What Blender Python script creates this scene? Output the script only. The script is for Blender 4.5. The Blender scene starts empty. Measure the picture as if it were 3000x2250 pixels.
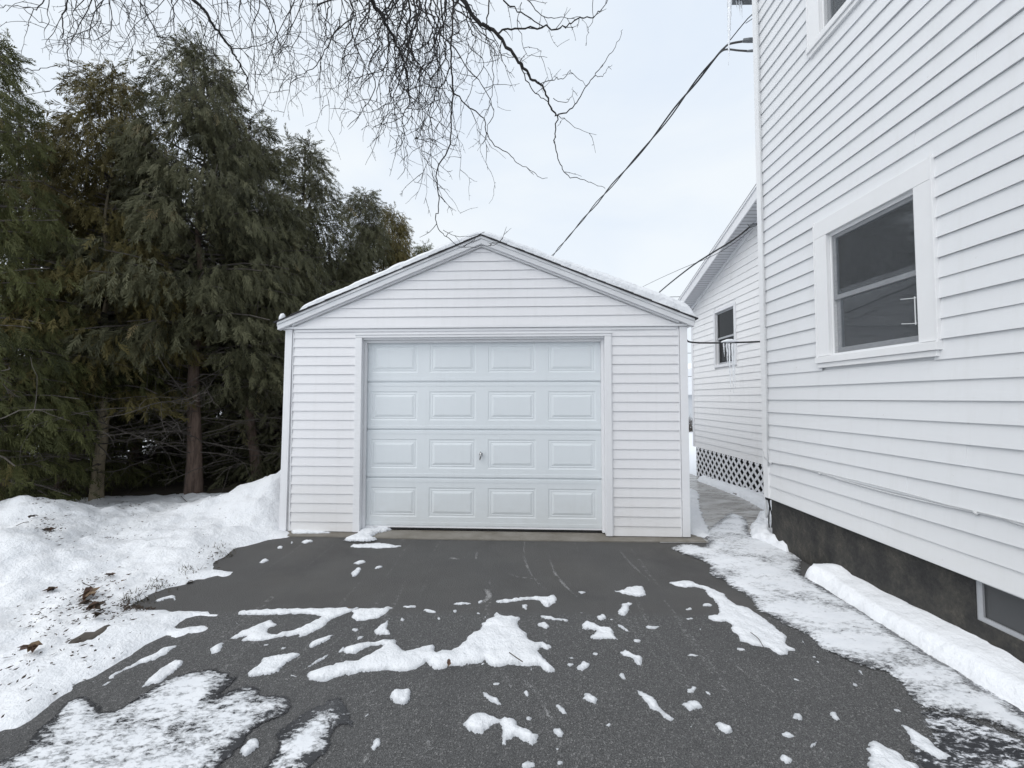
import bpy, bmesh, math, random
import numpy as np
from mathutils import Vector, Matrix, noise
from mathutils.geometry import delaunay_2d_cdt

random.seed(7); rng = np.random.default_rng(7)
S = bpy.context.scene
COL = S.collection
R_ = math.radians

# ------------------------------------------------------------------ camera
FPX = 1127.0                       # focal length in photograph pixels (3000 wide)
CAM_H = 1.55
cam_d = bpy.data.cameras.new("camera"); cam = bpy.data.objects.new("camera", cam_d); COL.objects.link(cam)
cam_d.sensor_width = 36.0; cam_d.lens = 36.0 * FPX / 3000.0
cam_d.clip_start = 0.02; cam_d.clip_end = 2000
PITCH, YAW = math.atan(42 / FPX), math.atan(11 / FPX)
fwd = Vector((-math.sin(YAW) * math.cos(PITCH), math.cos(YAW) * math.cos(PITCH), math.sin(PITCH)))
rgt = fwd.cross(Vector((0, 0, 1))).normalized(); upv = rgt.cross(fwd).normalized()
CP = Vector((0, 0, CAM_H))
M4 = Matrix((rgt, upv, -fwd)).transposed().to_4x4(); M4.translation = CP
cam.matrix_world = M4
S.camera = cam

# ------------------------------------------------------------------ world, sun, exposure
SUN_EL, SUN_AZ = R_(48), R_(232)
w = bpy.data.worlds.new("World"); S.world = w; w.use_nodes = True
nt = w.node_tree; N, L = nt.nodes, nt.links
bg = N["Background"]
sky = N.new("ShaderNodeTexSky"); sky.sky_type = 'NISHITA'; sky.sun_disc = False
sky.sun_elevation = SUN_EL; sky.sun_rotation = SUN_AZ
tc = N.new("ShaderNodeTexCoord")
mp = N.new("ShaderNodeMapping"); mp.inputs['Scale'].default_value = (1.0, 1.0, 2.2)
L.new(tc.outputs['Generated'], mp.inputs['Vector'])
nz = N.new("ShaderNodeTexNoise"); nz.inputs['Scale'].default_value = 1.7; nz.inputs['Detail'].default_value = 5
nz.inputs['Roughness'].default_value = .5; nz.inputs['Distortion'].default_value = .4
L.new(mp.outputs[0], nz.inputs['Vector'])
cr = N.new("ShaderNodeValToRGB")
cr.color_ramp.elements[0].position = .36; cr.color_ramp.elements[0].color = (.795, .878, .985, 1)
cr.color_ramp.elements[1].position = .64; cr.color_ramp.elements[1].color = (.905, .958, 1.0, 1)
L.new(nz.outputs[0], cr.inputs[0])
vm = N.new("ShaderNodeVectorMath"); vm.operation = 'SCALE'; vm.inputs['Scale'].default_value = 7.75
L.new(cr.outputs[0], vm.inputs[0])
mx = N.new("ShaderNodeMix"); mx.data_type = 'RGBA'; mx.inputs[0].default_value = .93
L.new(sky.outputs[0], mx.inputs[6]); L.new(vm.outputs[0], mx.inputs[7])
L.new(mx.outputs[2], bg.inputs[0]); bg.inputs[1].default_value = .1

sd = bpy.data.lights.new("sun", 'SUN'); sun = bpy.data.objects.new("sun", sd); COL.objects.link(sun)
sd.energy = 1.45; sd.angle = R_(65); sd.color = (1, .97, .93)
sdir = Vector((math.sin(SUN_AZ) * math.cos(SUN_EL), math.cos(SUN_AZ) * math.cos(SUN_EL), math.sin(SUN_EL)))
sun.rotation_euler = (-sdir).to_track_quat('-Z', 'Y').to_euler()
S.view_settings.view_transform = 'Standard'; S.view_settings.look = 'None'
S.view_settings.exposure = 0.42; S.view_settings.gamma = 1.0
S.view_settings.use_curve_mapping = False
S.render.engine = 'CYCLES'
S.cycles.max_bounces = 8; S.cycles.diffuse_bounces = 4; S.cycles.transparent_max_bounces = 16

# ------------------------------------------------------------------ helpers
def ray(fx, fy):
    return (fwd + rgt * ((fx - 1500) / FPX) + upv * ((1125 - fy) / FPX))
def at_depth(fx, fy, Y):
    d = ray(fx, fy); return CP + d * (Y / d.y)
def at_z(fx, fy, z=0.0):
    d = ray(fx, fy); return CP + d * ((z - CAM_H) / d.z)
def at_x(fx, fy, X):
    d = ray(fx, fy); return CP + d * (X / d.x)
CROPS = {'A': (0, 0, 2.212), 'B': (1000, 0, 2.212), 'C': (2000, 0, 2.212), 'M': (1000, 1500, 2.212), 'R': (2000, 1500, 2.212),
         'L': (0, 1450, 2.074), 'K': (1850, 1450, 3.6867), 'D': (0, 0, 1 / 1.3562), 'W': (1900, 1050, 2.765)}
def F(c, p):
    ox, oy, s = CROPS[c]; return ox + p[0] / s, oy + p[1] / s
def gpoly(c, pts, z=0.0):
    return [tuple(at_z(*F(c, p), z)[:2]) for p in pts]
def sstep(a, b, x):
    t = min(1, max(0, (x - a) / (b - a))); return t * t * (3 - 2 * t)

def tag(o, label=None, cat=None, group=None, kind=None):
    if label: o["label"] = label
    if cat: o["category"] = cat
    if group: o["group"] = group
    if kind: o["kind"] = kind
    return o
def thing(name, label, cat, loc=(0, 0, 0), rz=0.0, group=None):
    o = bpy.data.objects.new(name, None); COL.objects.link(o)
    o.location = loc; o.rotation_euler = (0, 0, rz); o.empty_display_size = .2
    return tag(o, label, cat, group)

class MB:
    """collects vertices and faces, builds one mesh object"""
    def __init__(s): s.v = []; s.f = []; s.mi = []
    def face(s, pts, m=0):
        i = len(s.v); s.v += [tuple(p) for p in pts]; s.f.append(tuple(range(i, i + len(pts)))); s.mi.append(m)
    def box(s, a, b, m=0, P=None):
        x0, y0, z0 = a; x1, y1, z1 = b
        c = [(x0, y0, z0), (x1, y0, z0), (x1, y1, z0), (x0, y1, z0), (x0, y0, z1), (x1, y0, z1), (x1, y1, z1), (x0, y1, z1)]
        if P: c = [P(*q) for q in c]
        i = len(s.v); s.v += [tuple(q) for q in c]
        for q in ((0, 3, 2, 1), (4, 5, 6, 7), (0, 1, 5, 4), (1, 2, 6, 5), (2, 3, 7, 6), (3, 0, 4, 7)):
            s.f.append(tuple(i + k for k in q)); s.mi.append(m)
    def prism(s, poly, ya, yb, m=0):
        """poly of (x, z), extruded from y=ya to y=yb"""
        n = len(poly); i = len(s.v)
        s.v += [(x, ya, z) for x, z in poly] + [(x, yb, z) for x, z in poly]
        s.f.append(tuple(range(i, i + n))); s.mi.append(m)
        s.f.append(tuple(range(i + 2 * n - 1, i + n - 1, -1))); s.mi.append(m)
        for k in range(n):
            k2 = (k + 1) % n; s.f.append((i + k, i + n + k, i + n + k2, i + k2)); s.mi.append(m)
    def tube(s, pts, radii, n=6, m=0, cap=True):
        pts = [Vector(p) for p in pts]
        if len(pts) < 2: return
        i0 = len(s.v); ref = Vector((.31, .52, .79))
        for k, p in enumerate(pts):
            t = (pts[min(k + 1, len(pts) - 1)] - pts[max(k - 1, 0)])
            if t.length < 1e-9: t = Vector((0, 0, 1))
            t.normalize(); a = t.cross(ref)
            if a.length < .05: a = t.cross(Vector((1, 0, 0)))
            a.normalize(); b = t.cross(a); r = radii[k] if hasattr(radii, '__len__') else radii
            for j in range(n):
                q = 2 * math.pi * j / n; s.v.append(tuple(p + a * (r * math.cos(q)) + b * (r * math.sin(q))))
        for k in range(len(pts) - 1):
            for j in range(n):
                j2 = (j + 1) % n; A = i0 + k * n; s.f.append((A + j, A + j2, A + n + j2, A + n + j)); s.mi.append(m)
        if cap:
            s.f.append(tuple(range(i0 + n - 1, i0 - 1, -1))); s.mi.append(m)
            e = i0 + (len(pts) - 1) * n; s.f.append(tuple(range(e, e + n))); s.mi.append(m)
    def build(s, name, mats, parent=None, smooth=False, bevel=0):
        me = bpy.data.meshes.new(name); me.from_pydata(s.v, [], s.f)
        if not isinstance(mats, (list, tuple)): mats = [mats]
        for q in mats: me.materials.append(q)
        if len(mats) > 1: me.polygons.foreach_set("material_index", s.mi)
        bm = bmesh.new(); bm.from_mesh(me); bmesh.ops.recalc_face_normals(bm, faces=bm.faces); bm.to_mesh(me); bm.free()
        if smooth: me.polygons.foreach_set("use_smooth", [True] * len(me.polygons))
        me.update()
        o = bpy.data.objects.new(name, me); COL.objects.link(o)
        if parent: o.parent = parent
        if bevel:
            md = o.modifiers.new("bevel", 'BEVEL'); md.width = bevel; md.segments = 2; md.limit_method = 'ANGLE'
        return o

# ------------------------------------------------------------------ materials
class Mat:
    def __init__(s, name):
        s.m = bpy.data.materials.new(name); s.m.use_nodes = True
        s.t = s.m.node_tree; s.N = s.t.nodes; s.L = s.t.links
        s.p = s.N["Principled BSDF"]; s.out = s.N["Material Output"]
    def n(s, typ, **kw):
        nd = s.N.new("ShaderNode" + typ)
        for k, v in kw.items(): setattr(nd, k, v)
        return nd
    def coords(s, scale=(1, 1, 1), rot=(0, 0, 0)):
        t = s.n("TexCoord"); m = s.n("Mapping"); m.inputs['Scale'].default_value = scale; m.inputs['Rotation'].default_value = rot
        s.L.new(t.outputs['Object'], m.inputs[0]); return m.outputs[0]
    def noise(s, vec, scale, detail=4, rough=.55, dist=0):
        q = s.n("TexNoise"); q.inputs['Scale'].default_value = scale; q.inputs['Detail'].default_value = detail
        q.inputs['Roughness'].default_value = rough; q.inputs['Distortion'].default_value = dist
        if vec: s.L.new(vec, q.inputs['Vector'])
        return q.outputs[0]
    def ramp(s, fac, stops):
        r = s.n("ValToRGB"); e = r.color_ramp.elements
        while len(e) < len(stops): e.new(.5)
        for k, (p, c) in enumerate(stops):
            e[k].position = p; e[k].color = (*c, 1) if hasattr(c, '__len__') else (c, c, c, 1)
        s.L.new(fac, r.inputs[0]); return r.outputs[0]
    def mix(s, fac, a, b, blend='MIX'):
        m = s.n("Mix"); m.data_type = 'RGBA'; m.blend_type = blend
        for v, i in ((fac, 0), (a, 6), (b, 7)):
            if hasattr(v, 'is_output') or isinstance(v, bpy.types.NodeSocket): s.L.new(v, m.inputs[i])
            elif i == 0: m.inputs[0].default_value = v
            else: m.inputs[i].default_value = (*v, 1) if hasattr(v, '__len__') else (v, v, v, 1)
        return m.outputs[2]
    def math(s, op, a, b=0.0, c=None):
        m = s.n("Math"); m.operation = op
        for i, v in enumerate((a, b) if c is None else (a, b, c)):
            if isinstance(v, bpy.types.NodeSocket): s.L.new(v, m.inputs[i])
            else: m.inputs[i].default_value = v
        return m.outputs[0]
    def attr(s, name):
        a = s.n("Attribute"); a.attribute_name = name; return a.outputs['Fac']
    def col(s, c):
        if isinstance(c, bpy.types.NodeSocket): s.L.new(c, s.p.inputs['Base Color'])
        else: s.p.inputs['Base Color'].default_value = (*c, 1)
    def rough(s, r):
        if isinstance(r, bpy.types.NodeSocket): s.L.new(r, s.p.inputs['Roughness'])
        else: s.p.inputs['Roughness'].default_value = r
    def bump(s, h, strength=.3, dist=.01, prev=None):
        b = s.n("Bump"); b.inputs['Strength'].default_value = strength; b.inputs['Distance'].default_value = dist
        s.L.new(h, b.inputs['Height'])
        if prev: s.L.new(prev, b.inputs['Normal'])
        s.L.new(b.outputs[0], s.p.inputs['Normal']); return b.outputs[0]
    def alpha(s, a): s.L.new(a, s.p.inputs['Alpha'])

def m_vinyl(name, base, grain_axis=0, dirt=True):
    q = Mat(name)
    sc = [60, 60, 60]; sc[grain_axis] = 4; sc = tuple(sc)
    v = q.coords(sc); g = q.noise(v, 3, 3, .6)
    big = q.noise(q.coords(), .9, 4, .6)
    c = q.mix(big, tuple(b * .95 for b in base), tuple(min(1, b * 1.03) for b in base))
    c = q.mix(q.math('MULTIPLY', g, .12), c, tuple(b * .75 for b in base))
    if dirt:
        z = q.n("SeparateXYZ"); t = q.n("TexCoord"); q.L.new(t.outputs['Object'], z.inputs[0])
        low = q.math('MULTIPLY', q.math('SUBTRACT', 1.0, q.math('MULTIPLY', z.outputs[2], 1.15)), q.noise(q.coords((2, 2, 6)), 2.5, 5, .65))
        low = q.math('MAXIMUM', low, 0.0)
        c = q.mix(q.math('MULTIPLY', low, .32), c, (.52, .47, .36))
        sp = q.ramp(q.noise(q.coords((1, 1, 1)), 23, 2, .5), [(.76, 0.0), (.80, 1.0)])
        c = q.mix(q.math('MULTIPLY', sp, .28), c, (.3, .27, .23))
        stv = [9, 9, 9]; stv[2] = .5; st = q.ramp(q.noise(q.coords(tuple(stv)), 1.5, 5, .7), [(.52, 0.0), (.75, 1.0)]); c = q.mix(q.math('MULTIPLY', st, .16), c, (.55, .55, .53))
    q.col(c); q.rough(.5); q.p.inputs['Specular IOR Level'].default_value = .35
    q.bump(g, .12, .004)
    return q.m
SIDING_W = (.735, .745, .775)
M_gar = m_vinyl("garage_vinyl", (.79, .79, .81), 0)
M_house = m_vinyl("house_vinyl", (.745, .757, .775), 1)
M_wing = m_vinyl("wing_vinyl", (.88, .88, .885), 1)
def m_paint(name, c, r=.45, var=.06):
    q = Mat(name); n = q.noise(q.coords(), 2.2, 5, .65)
    cc = q.mix(n, tuple(x * (1 - var) for x in c), tuple(min(1, x * (1 + var)) for x in c))
    q.col(cc); q.rough(r); q.p.inputs['Specular IOR Level'].default_value = .35
    q.bump(q.noise(q.coords(), 45, 3), .05, .003); return q.m
M_trim = m_paint("white_trim", (.77, .775, .795))
M_fascia = m_paint("grey_white_fascia", (.68, .69, .71))
M_htrim = m_paint("house_trim", (.78, .785, .795))
def m_door():
    q = Mat("steel_door"); v = q.coords((4, 40, 60)); g = q.noise(v, 5, 3, .6)
    big = q.noise(q.coords(), 1.1, 4)
    q.col(q.mix(big, (.70, .745, .775), (.735, .772, .80))); q.rough(.42); q.p.inputs['Specular IOR Level'].default_value = .3
    z = q.n("SeparateXYZ"); t = q.n("TexCoord"); q.L.new(t.outputs['Object'], z.inputs[0]); low = q.math('MAXIMUM', q.math('MULTIPLY', q.math('SUBTRACT', .75, z.outputs[2]), q.noise(q.coords((3, 1, 5)), 2.2, 6, .7)), 0.0)
    c0 = q.p.inputs['Base Color'].links[0].from_socket; c1 = q.mix(q.math('MULTIPLY', low, .75), c0, (.47, .46, .43)); st = q.ramp(q.noise(q.coords((7, 1, .6)), 1.6, 5, .7), [(.55, 0.0), (.78, 1.0)]); q.col(q.mix(q.math('MULTIPLY', st, .14), c1, (.5, .52, .54)))
    q.bump(g, .10, .003); return q.m
M_door = m_door()
def m_snow(name, dirty=0.0, scale=1.0, ragged=0.0):
    q = Mat(name); v = q.coords()
    a = q.noise(v, 9 * scale, 6, .6); b = q.noise(v, 60 * scale, 4, .6)
    c = q.mix(q.noise(v, 1.3, 4), (.765, .79, .83), (.845, .86, .885))
    if dirty:
        d = q.ramp(q.noise(q.coords((1, 1, 1)), 6, 6, .7), [(.56, 0.0), (.72, 1.0)])
        c = q.mix(q.math('MULTIPLY', d, dirty), c, (.42, .39, .34))
    if ragged > 30:
        c = q.mix(q.ramp(q.math('ADD', q.math('MULTIPLY', q.attr('edge'), 30.0), q.math('MULTIPLY', q.math('SUBTRACT', q.noise(v, 40, 4, .7), .5), .9)), [(.08, .75), (.62, 0.0)]), c, (.40, .42, .45))
    q.col(c); q.rough(.6); q.p.inputs['Specular IOR Level'].default_value = .25
    n1 = q.bump(a, .75, .04); q.bump(b, .6, .010, n1)
    if ragged:
        e = q.attr('edge'); t = q.math('ADD', q.math('MULTIPLY', e, ragged), q.math('SUBTRACT', q.noise(v, 85, 4, .75), .5)); q.alpha(q.ramp(t, [(.10, 0.0), (.16, 1.0)]))
    return q.m
M_snow = m_snow("snow"); M_clump = m_snow("clump_snow", .03, 1.6, 50.0); M_ridge = m_snow("ridge_snow", .08, .55)
M_bank = m_snow("bank_snow", .16, 1.2, 26.0); M_patch = m_snow("patch_snow", .05, 1.6, 38.0)
M_ground = m_snow("ground_snow", .1, .6)

def m_asphalt():
    q = Mat("asphalt"); v = q.coords()
    sx = q.n("SeparateXYZ"); q.L.new(v, sx.inputs[0])
    # older, browner surfacing behind the seam near the garage
    wob = q.math('MULTIPLY', q.math('SUBTRACT', q.noise(v, 1.5, 3), .5), .10)
    back = q.ramp(q.math('ADD', q.math('MULTIPLY', q.math('ADD', q.math('SUBTRACT', sx.outputs[1], 2.83), wob), 14.0), .5), [(0.0, 0.0), (1.0, 1.0)])
    vor = q.n("TexVoronoi"); vor.inputs['Scale'].default_value = 165; q.L.new(v, vor.inputs['Vector'])
    agg = q.ramp(vor.outputs['Color'], [(.1, (.018, .018, .018)), (.45, (.074, .074, .075)), (.75, (.128, .128, .129)), (.95, (.40, .395, .39))])
    fine = q.noise(v, 210, 3, .7)
    c = q.mix(.55, agg, q.ramp(fine, [(.34, .014), (.53, .092), (.68, .34)]))
    cb = q.mix(q.noise(v, 4, 5), (.083, .082, .081), (.114, .112, .111))
    cb = q.mix(q.ramp(fine, [(.45, 0.0), (.62, .75)]), cb, (.040, .039, .038))
    cb = q.mix(q.ramp(q.noise(v, 330, 2, .6), [(.60, 0.0), (.70, .5)]), cb, (.26, .255, .25))
    brown = q.ramp(q.noise(v, .8, 3), [(.45, 0.0), (.7, 1.0)])
    leftw = q.ramp(sx.outputs[0], [(0.0, 0.0), (1.0, 0.0)])
    cb = q.mix(q.math('MULTIPLY', brown, .3), cb, (.105, .096, .085))
    c = q.mix(back, c, cb)
    c = q.mix(q.math('MULTIPLY', q.ramp(q.noise(v, 1.1, 5, .6), [(.35, 0.0), (.7, 1.0)]), .3), c, (.066, .066, .068))
    damp = q.ramp(q.noise(v, .9, 5, .6, .4), [(.54, 0.0), (.68, 1.0)]); c = q.mix(q.math('MULTIPLY', damp, .38), c, (.040, .040, .042))
    # pale scuff streaks left by tyres and the shovel
    for rot, thr, st in ((0.0, .66, .4), (.35, .70, .35), (-.22, .71, .3)):
        sv = q.coords((7.0, .35, 1), (0, 0, rot)); s1 = q.noise(sv, 1.6, 2, .4)
        brk = q.ramp(q.noise(v, 38, 4, .75), [(.52, 0.0), (.66, 1.0)])
        mk = q.math('MULTIPLY', q.math('MULTIPLY', q.ramp(s1, [(thr, 0.0), (thr + .03, 1.0)]), brk), st)
        c = q.mix(mk, c, (.42, .42, .42))
    q.col(c); q.rough(q.ramp(q.noise(v, 2.5, 4), [(.3, .78), (.7, .62)])); q.p.inputs['Specular IOR Level'].default_value = .3
    n1 = q.bump(vor.outputs['Distance'], .5, .006); q.bump(fine, .35, .004, n1)
    return q.m
M_asph = m_asphalt()
def m_conc(name, c0, c1, wet=0.0):
    q = Mat(name); v = q.coords(); n = q.noise(v, 3.5, 7, .65); f = q.noise(v, 120, 3, .6)
    c = q.mix(q.ramp(n, [(.35, 0.0), (.65, 1.0)]), c0, c1); c = q.mix(q.math('MULTIPLY', f, .3), c, tuple(x * .6 for x in c0))
    q.col(c); q.rough(q.ramp(q.noise(v, 2.2, 4), [(.35, .12), (.65, .45)]) if wet else .85)
    q.bump(f, .3, .004); return q.m
M_conc = m_conc("apron_concrete", (.17, .155, .13), (.26, .245, .22))
def m_path():
    q = Mat("icy_path"); v = q.coords((1.0, 3.2, 1), (0, 0, .45)); n = q.noise(v, 2.3, 7, .65, .6)
    c = q.ramp(n, [(.3, (.16, .15, .135)), (.46, (.29, .28, .265)), (.60, (.42, .42, .415)), (.72, (.66, .67, .69))])
    q.col(c); q.rough(q.ramp(n, [(.35, .1), (.7, .5)])); q.p.inputs['Specular IOR Level'].default_value = .5
    q.bump(n, .25, .01); return q.m
M_path = m_path()
def m_found():
    q = Mat("stained_foundation"); v = q.coords((2, 2, 1.6)); n = q.noise(v, 3.4, 9, .78, 0)
    c = q.ramp(n, [(.33, (.016, .016, .017)), (.47, (.040, .039, .037)), (.57, (.066, .062, .054)), (.72, (.135, .122, .10))])
    f2 = q.ramp(q.noise(q.coords((1, 1, .8)), 26, 6, .75), [(.35, .0), (.62, 1.0)]); c = q.mix(q.math('MULTIPLY', f2, .45), c, (.022, .022, .022))
    q.col(c); q.rough(.9); n1 = q.bump(q.noise(q.coords(), 18, 6, .7), .7, .02); q.bump(q.noise(q.coords(), 90, 4), .4, .006, n1); return q.m
M_found = m_found()

def m_ice(name, dark=.5, dir=.6, rim=.035, lo=.40, hi=.56, ragged=8.0):
    """crusty snow and ice over asphalt: ragged edge, speckled where the dark ground shows"""
    q = Mat(name); e = q.attr('edge')
    v = q.coords((1.0, 2.2, 1), (0, 0, dir)); big = q.noise(v, 2.4, 4, .55, .5); sp = q.noise(v, 24, 5, .72, .3); fine = q.noise(q.coords(), 70, 4, .7)
    blend = q.math('ADD', q.math('MULTIPLY', big, .38), q.math('ADD', q.math('MULTIPLY', sp, .47), q.math('MULTIPLY', fine, .15)))
    ef = q.ramp(q.math('MULTIPLY', e, 5.0), [(0.0, 1.0), (.5, 0.0)])
    blend = q.math('SUBTRACT', blend, q.math('MULTIPLY', ef, .13))
    fac = q.ramp(blend, [(lo, 0.0), ((lo * .55 + hi * .45), .62), (hi, 1.0)])
    snow = q.mix(q.noise(v, 5, 5, .6), (.66, .69, .73), (.86, .875, .905))
    c = q.mix(fac, q.mix(dark, (.16, .165, .175), (.030, .031, .034)), snow)
    q.col(c); q.rough(q.ramp(fac, [(0.0, .22), (.7, .6)]))
    er = q.math('ADD', e, q.math('MULTIPLY', q.math('SUBTRACT', sp, .5), .03))
    n1 = q.bump(fac, .5, .012); q.bump(fine, .4, .006, n1)
    # wet dark rim where the melt soaks the asphalt
    rimf = q.ramp(q.math('MULTIPLY', er, 1 / (2 * max(rim, .01))), [(.38, 1.0), (.5, 0.0)]) if rim > .005 else q.math('MULTIPLY', e, 0.0)
    c2 = q.mix(q.math('MULTIPLY', rimf, q.ramp(big, [(.38, .15), (.56, 1.0)])), c, (.024, .024, .027)); q.col(c2)
    a = q.math('ADD', q.math('MULTIPLY', e, ragged), q.math('SUBTRACT', q.math('ADD', q.math('MULTIPLY', sp, .6), q.math('MULTIPLY', fine, .4)), .5)); q.alpha(q.ramp(a, [(.08, 0.0), (.14, 1.0)]))
    return q.m
M_iceL = m_ice("crusted_ice", .95, -.55, .026, .405, .50, 12.0)
M_iceR = m_ice("trodden_ice", .42, .75, .001, .385, .50, 6.0)
def m_wet():
    q = Mat("wet_black_ice"); e = q.attr('edge'); v = q.coords((1.0, 2.6, 1), (0, 0, .7)); sp = q.noise(v, 17, 6, .75, .4); big = q.noise(v, 2.2, 3)
    b = q.math('ADD', q.math('MULTIPLY', sp, .6), q.math('MULTIPLY', big, .4))
    fac = q.ramp(b, [(.50, 0.0), (.57, 1.0)])
    c = q.mix(fac, (.022, .023, .027), (.72, .74, .78)); q.col(c); q.rough(q.ramp(fac, [(0.0, .3), (1.0, .6)]))
    a = q.math('ADD', q.math('MULTIPLY', e, 6.0), q.math('SUBTRACT', q.noise(q.coords(), 28, 5, .7), .25)); q.alpha(q.ramp(a, [(.45, 0.0), (.55, 1.0)]))
    q.bump(sp, .3, .008); return q.m
M_wet = m_wet()

def m_bark(name, a, b):
    q = Mat(name); v = q.coords((9, 9, 1.4)); n = q.noise(v, 2.5, 6, .7, .4); q.col(q.ramp(n, [(.3, a), (.7, b)])); q.rough(.9)
    q.bump(n, .8, .02); return q.m
M_bark = m_bark("cedar_bark", (.055, .037, .029), (.185, .130, .102))
M_bark2 = m_bark("pale_bark", (.14, .115, .075), (.34, .29, .20))
M_dead = m_bark("dead_wood", (.05, .043, .038), (.13, .115, .10))
M_twig = m_bark("bare_twig", (.012, .011, .011), (.036, .033, .031))
def m_foliage(name, c0, c1, c2):
    q = Mat(name); t = q.attr('tint'); c = q.ramp(t, [(0.0, c0), (.5, c1), (.86, c1), (1.0, c2)])
    q.col(c); q.rough(.65); q.p.inputs['Specular IOR Level'].default_value = .25
    tr = q.n("BsdfTranslucent"); q.L.new(c, tr.inputs[0]); ms = q.n("MixShader"); ms.inputs[0].default_value = .12
    q.L.new(q.p.outputs[0], ms.inputs[1]); q.L.new(tr.outputs[0], ms.inputs[2]); q.L.new(ms.outputs[0], q.out.inputs[0]); return q.m
M_fol = [m_foliage("cedar_green", (.016, .021, .006), (.086, .092, .032), (.20, .16, .065)),
         m_foliage("cedar_olive", (.024, .021, .006), (.128, .108, .038), (.23, .16, .065)),
         m_foliage("cedar_grey", (.015, .017, .008), (.100, .100, .054), (.22, .175, .09))]
def m_simple(name, c, r=.6, metal=0.0):
    q = Mat(name); n = q.noise(q.coords(), 14, 4); q.col(q.mix(n, tuple(x * .8 for x in c), tuple(min(1, x * 1.15) for x in c))); q.rough(r)
    q.p.inputs['Metallic'].default_value = metal; return q.m
M_black = m_simple("black_cable", (.016, .016, .018), .5); M_rubber = m_simple("rubber_seal", (.012, .012, .012), .8)
M_grey = m_simple("grey_metal", (.18, .19, .2), .4, .3); M_alu = m_simple("aluminium", (.42, .43, .45), .4, .2)
M_chrome = m_simple("chrome", (.5, .5, .5), .2, 1.0); M_wcable = m_simple("white_cable", (.62, .63, .64), .5)
M_shingle = m_simple("shingles", (.035, .035, .038), .9); M_dark = m_simple("painted_shade", (.012, .012, .013), .9)
M_leaf = m_simple("dead_leaf", (.085, .045, .028), .7); M_leaf2 = m_simple("tan_leaf", (.17, .115, .065), .7); M_litter = m_simple("litter", (.05, .035, .025), .9)
M_soil = m_conc("bare_soil", (.06, .053, .045), (.115, .10, .086)); M_far = m_simple("far_wall", (.55, .57, .6), .7)
def m_glass(name, c, r=.03):
    q = Mat(name); q.col(c); q.rough(r); q.p.inputs['IOR'].default_value = 1.75; q.p.inputs['Specular IOR Level'].default_value = .6
    q.bump(q.noise(q.coords(), 1.6, 2), .06, .02); return q.m
M_glass = m_glass("window_glass", (.038, .046, .054), .04); M_screen = m_glass("screen_glass", (.034, .036, .038), .35); M_glass2 = m_glass("dark_glass", (.010, .011, .012), .06)
M_glass2.node_tree.nodes["Principled BSDF"].inputs['Specular IOR Level'].default_value = .12
def m_pane():
    q = Mat("clear_pane"); q.N.remove(q.p); tr = q.n("BsdfTransparent"); tr.inputs[0].default_value = (.80, .84, .86, 1); gl = q.n("BsdfGlossy"); gl.inputs['Roughness'].default_value = .03; gl.inputs[0].default_value = (.9, .93, .96, 1)
    fr = q.n("Fresnel"); fr.inputs[0].default_value = 1.85; b = q.n("Bump"); b.inputs['Strength'].default_value = .05; b.inputs['Distance'].default_value = .02; q.L.new(q.noise(q.coords(), 2.2, 2), b.inputs['Height']); q.L.new(b.outputs[0], gl.inputs['Normal'])
    ms = q.n("MixShader"); q.L.new(fr.outputs[0], ms.inputs[0]); q.L.new(tr.outputs[0], ms.inputs[1]); q.L.new(gl.outputs[0], ms.inputs[2]); q.L.new(ms.outputs[0], q.out.inputs[0]); return q.m
def m_mesh():
    q = Mat("screen_mesh"); q.col((.20, .215, .23)); q.rough(.7); q.alpha(q.ramp(q.noise(q.coords((1, 6, 40)), 3, 3), [(.3, .20), (.7, .36)])); return q.m
M_mesh = m_mesh(); M_pane = m_pane(); M_curtain = m_simple("curtain_cloth", (.34, .36, .37), .9); M_room = m_simple("room_wall", (.055, .06, .065), .95)
def m_iceclear():
    q = Mat("icicle_ice"); q.col((.93, .95, .98)); q.rough(.18); q.p.inputs['Transmission Weight'].default_value = .45; q.p.inputs['IOR'].default_value = 1.31
    q.bump(q.noise(q.coords((1, 1, 3)), 22, 3), .5, .01); return q.m
M_icicle = m_iceclear()

# ------------------------------------------------------------------ ground, driveway, path
def gz(x, y): return -.03 - .2 * sstep(4.6, 9.5, y)
mb = MB()
xs = sorted(set([-600, -300, -150, -80, -40, -25, -15] + [round(-12 + 1 * i, 2) for i in range(25)] + [15, 25, 40, 80, 150, 300, 600]))
ys = sorted(set([-300, -100, -40, -20] + [round(-10 + .8 * i, 2) for i in range(36)] + [22, 30, 45, 70, 120, 220, 400, 900]))
for i in range(len(xs) - 1):
    for j in range(len(ys) - 1):
        mb.face([(xs[a], ys[b], gz(xs[a], ys[b])) for a, b in ((i, j), (i + 1, j), (i + 1, j + 1), (i, j + 1))])
g = mb.build("ground", M_ground); bm = bmesh.new(); bm.from_mesh(g.data); bmesh.ops.remove_doubles(bm, verts=bm.verts, dist=.001); bm.to_mesh(g.data); bm.free()
tag(g, kind="structure")

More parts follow.
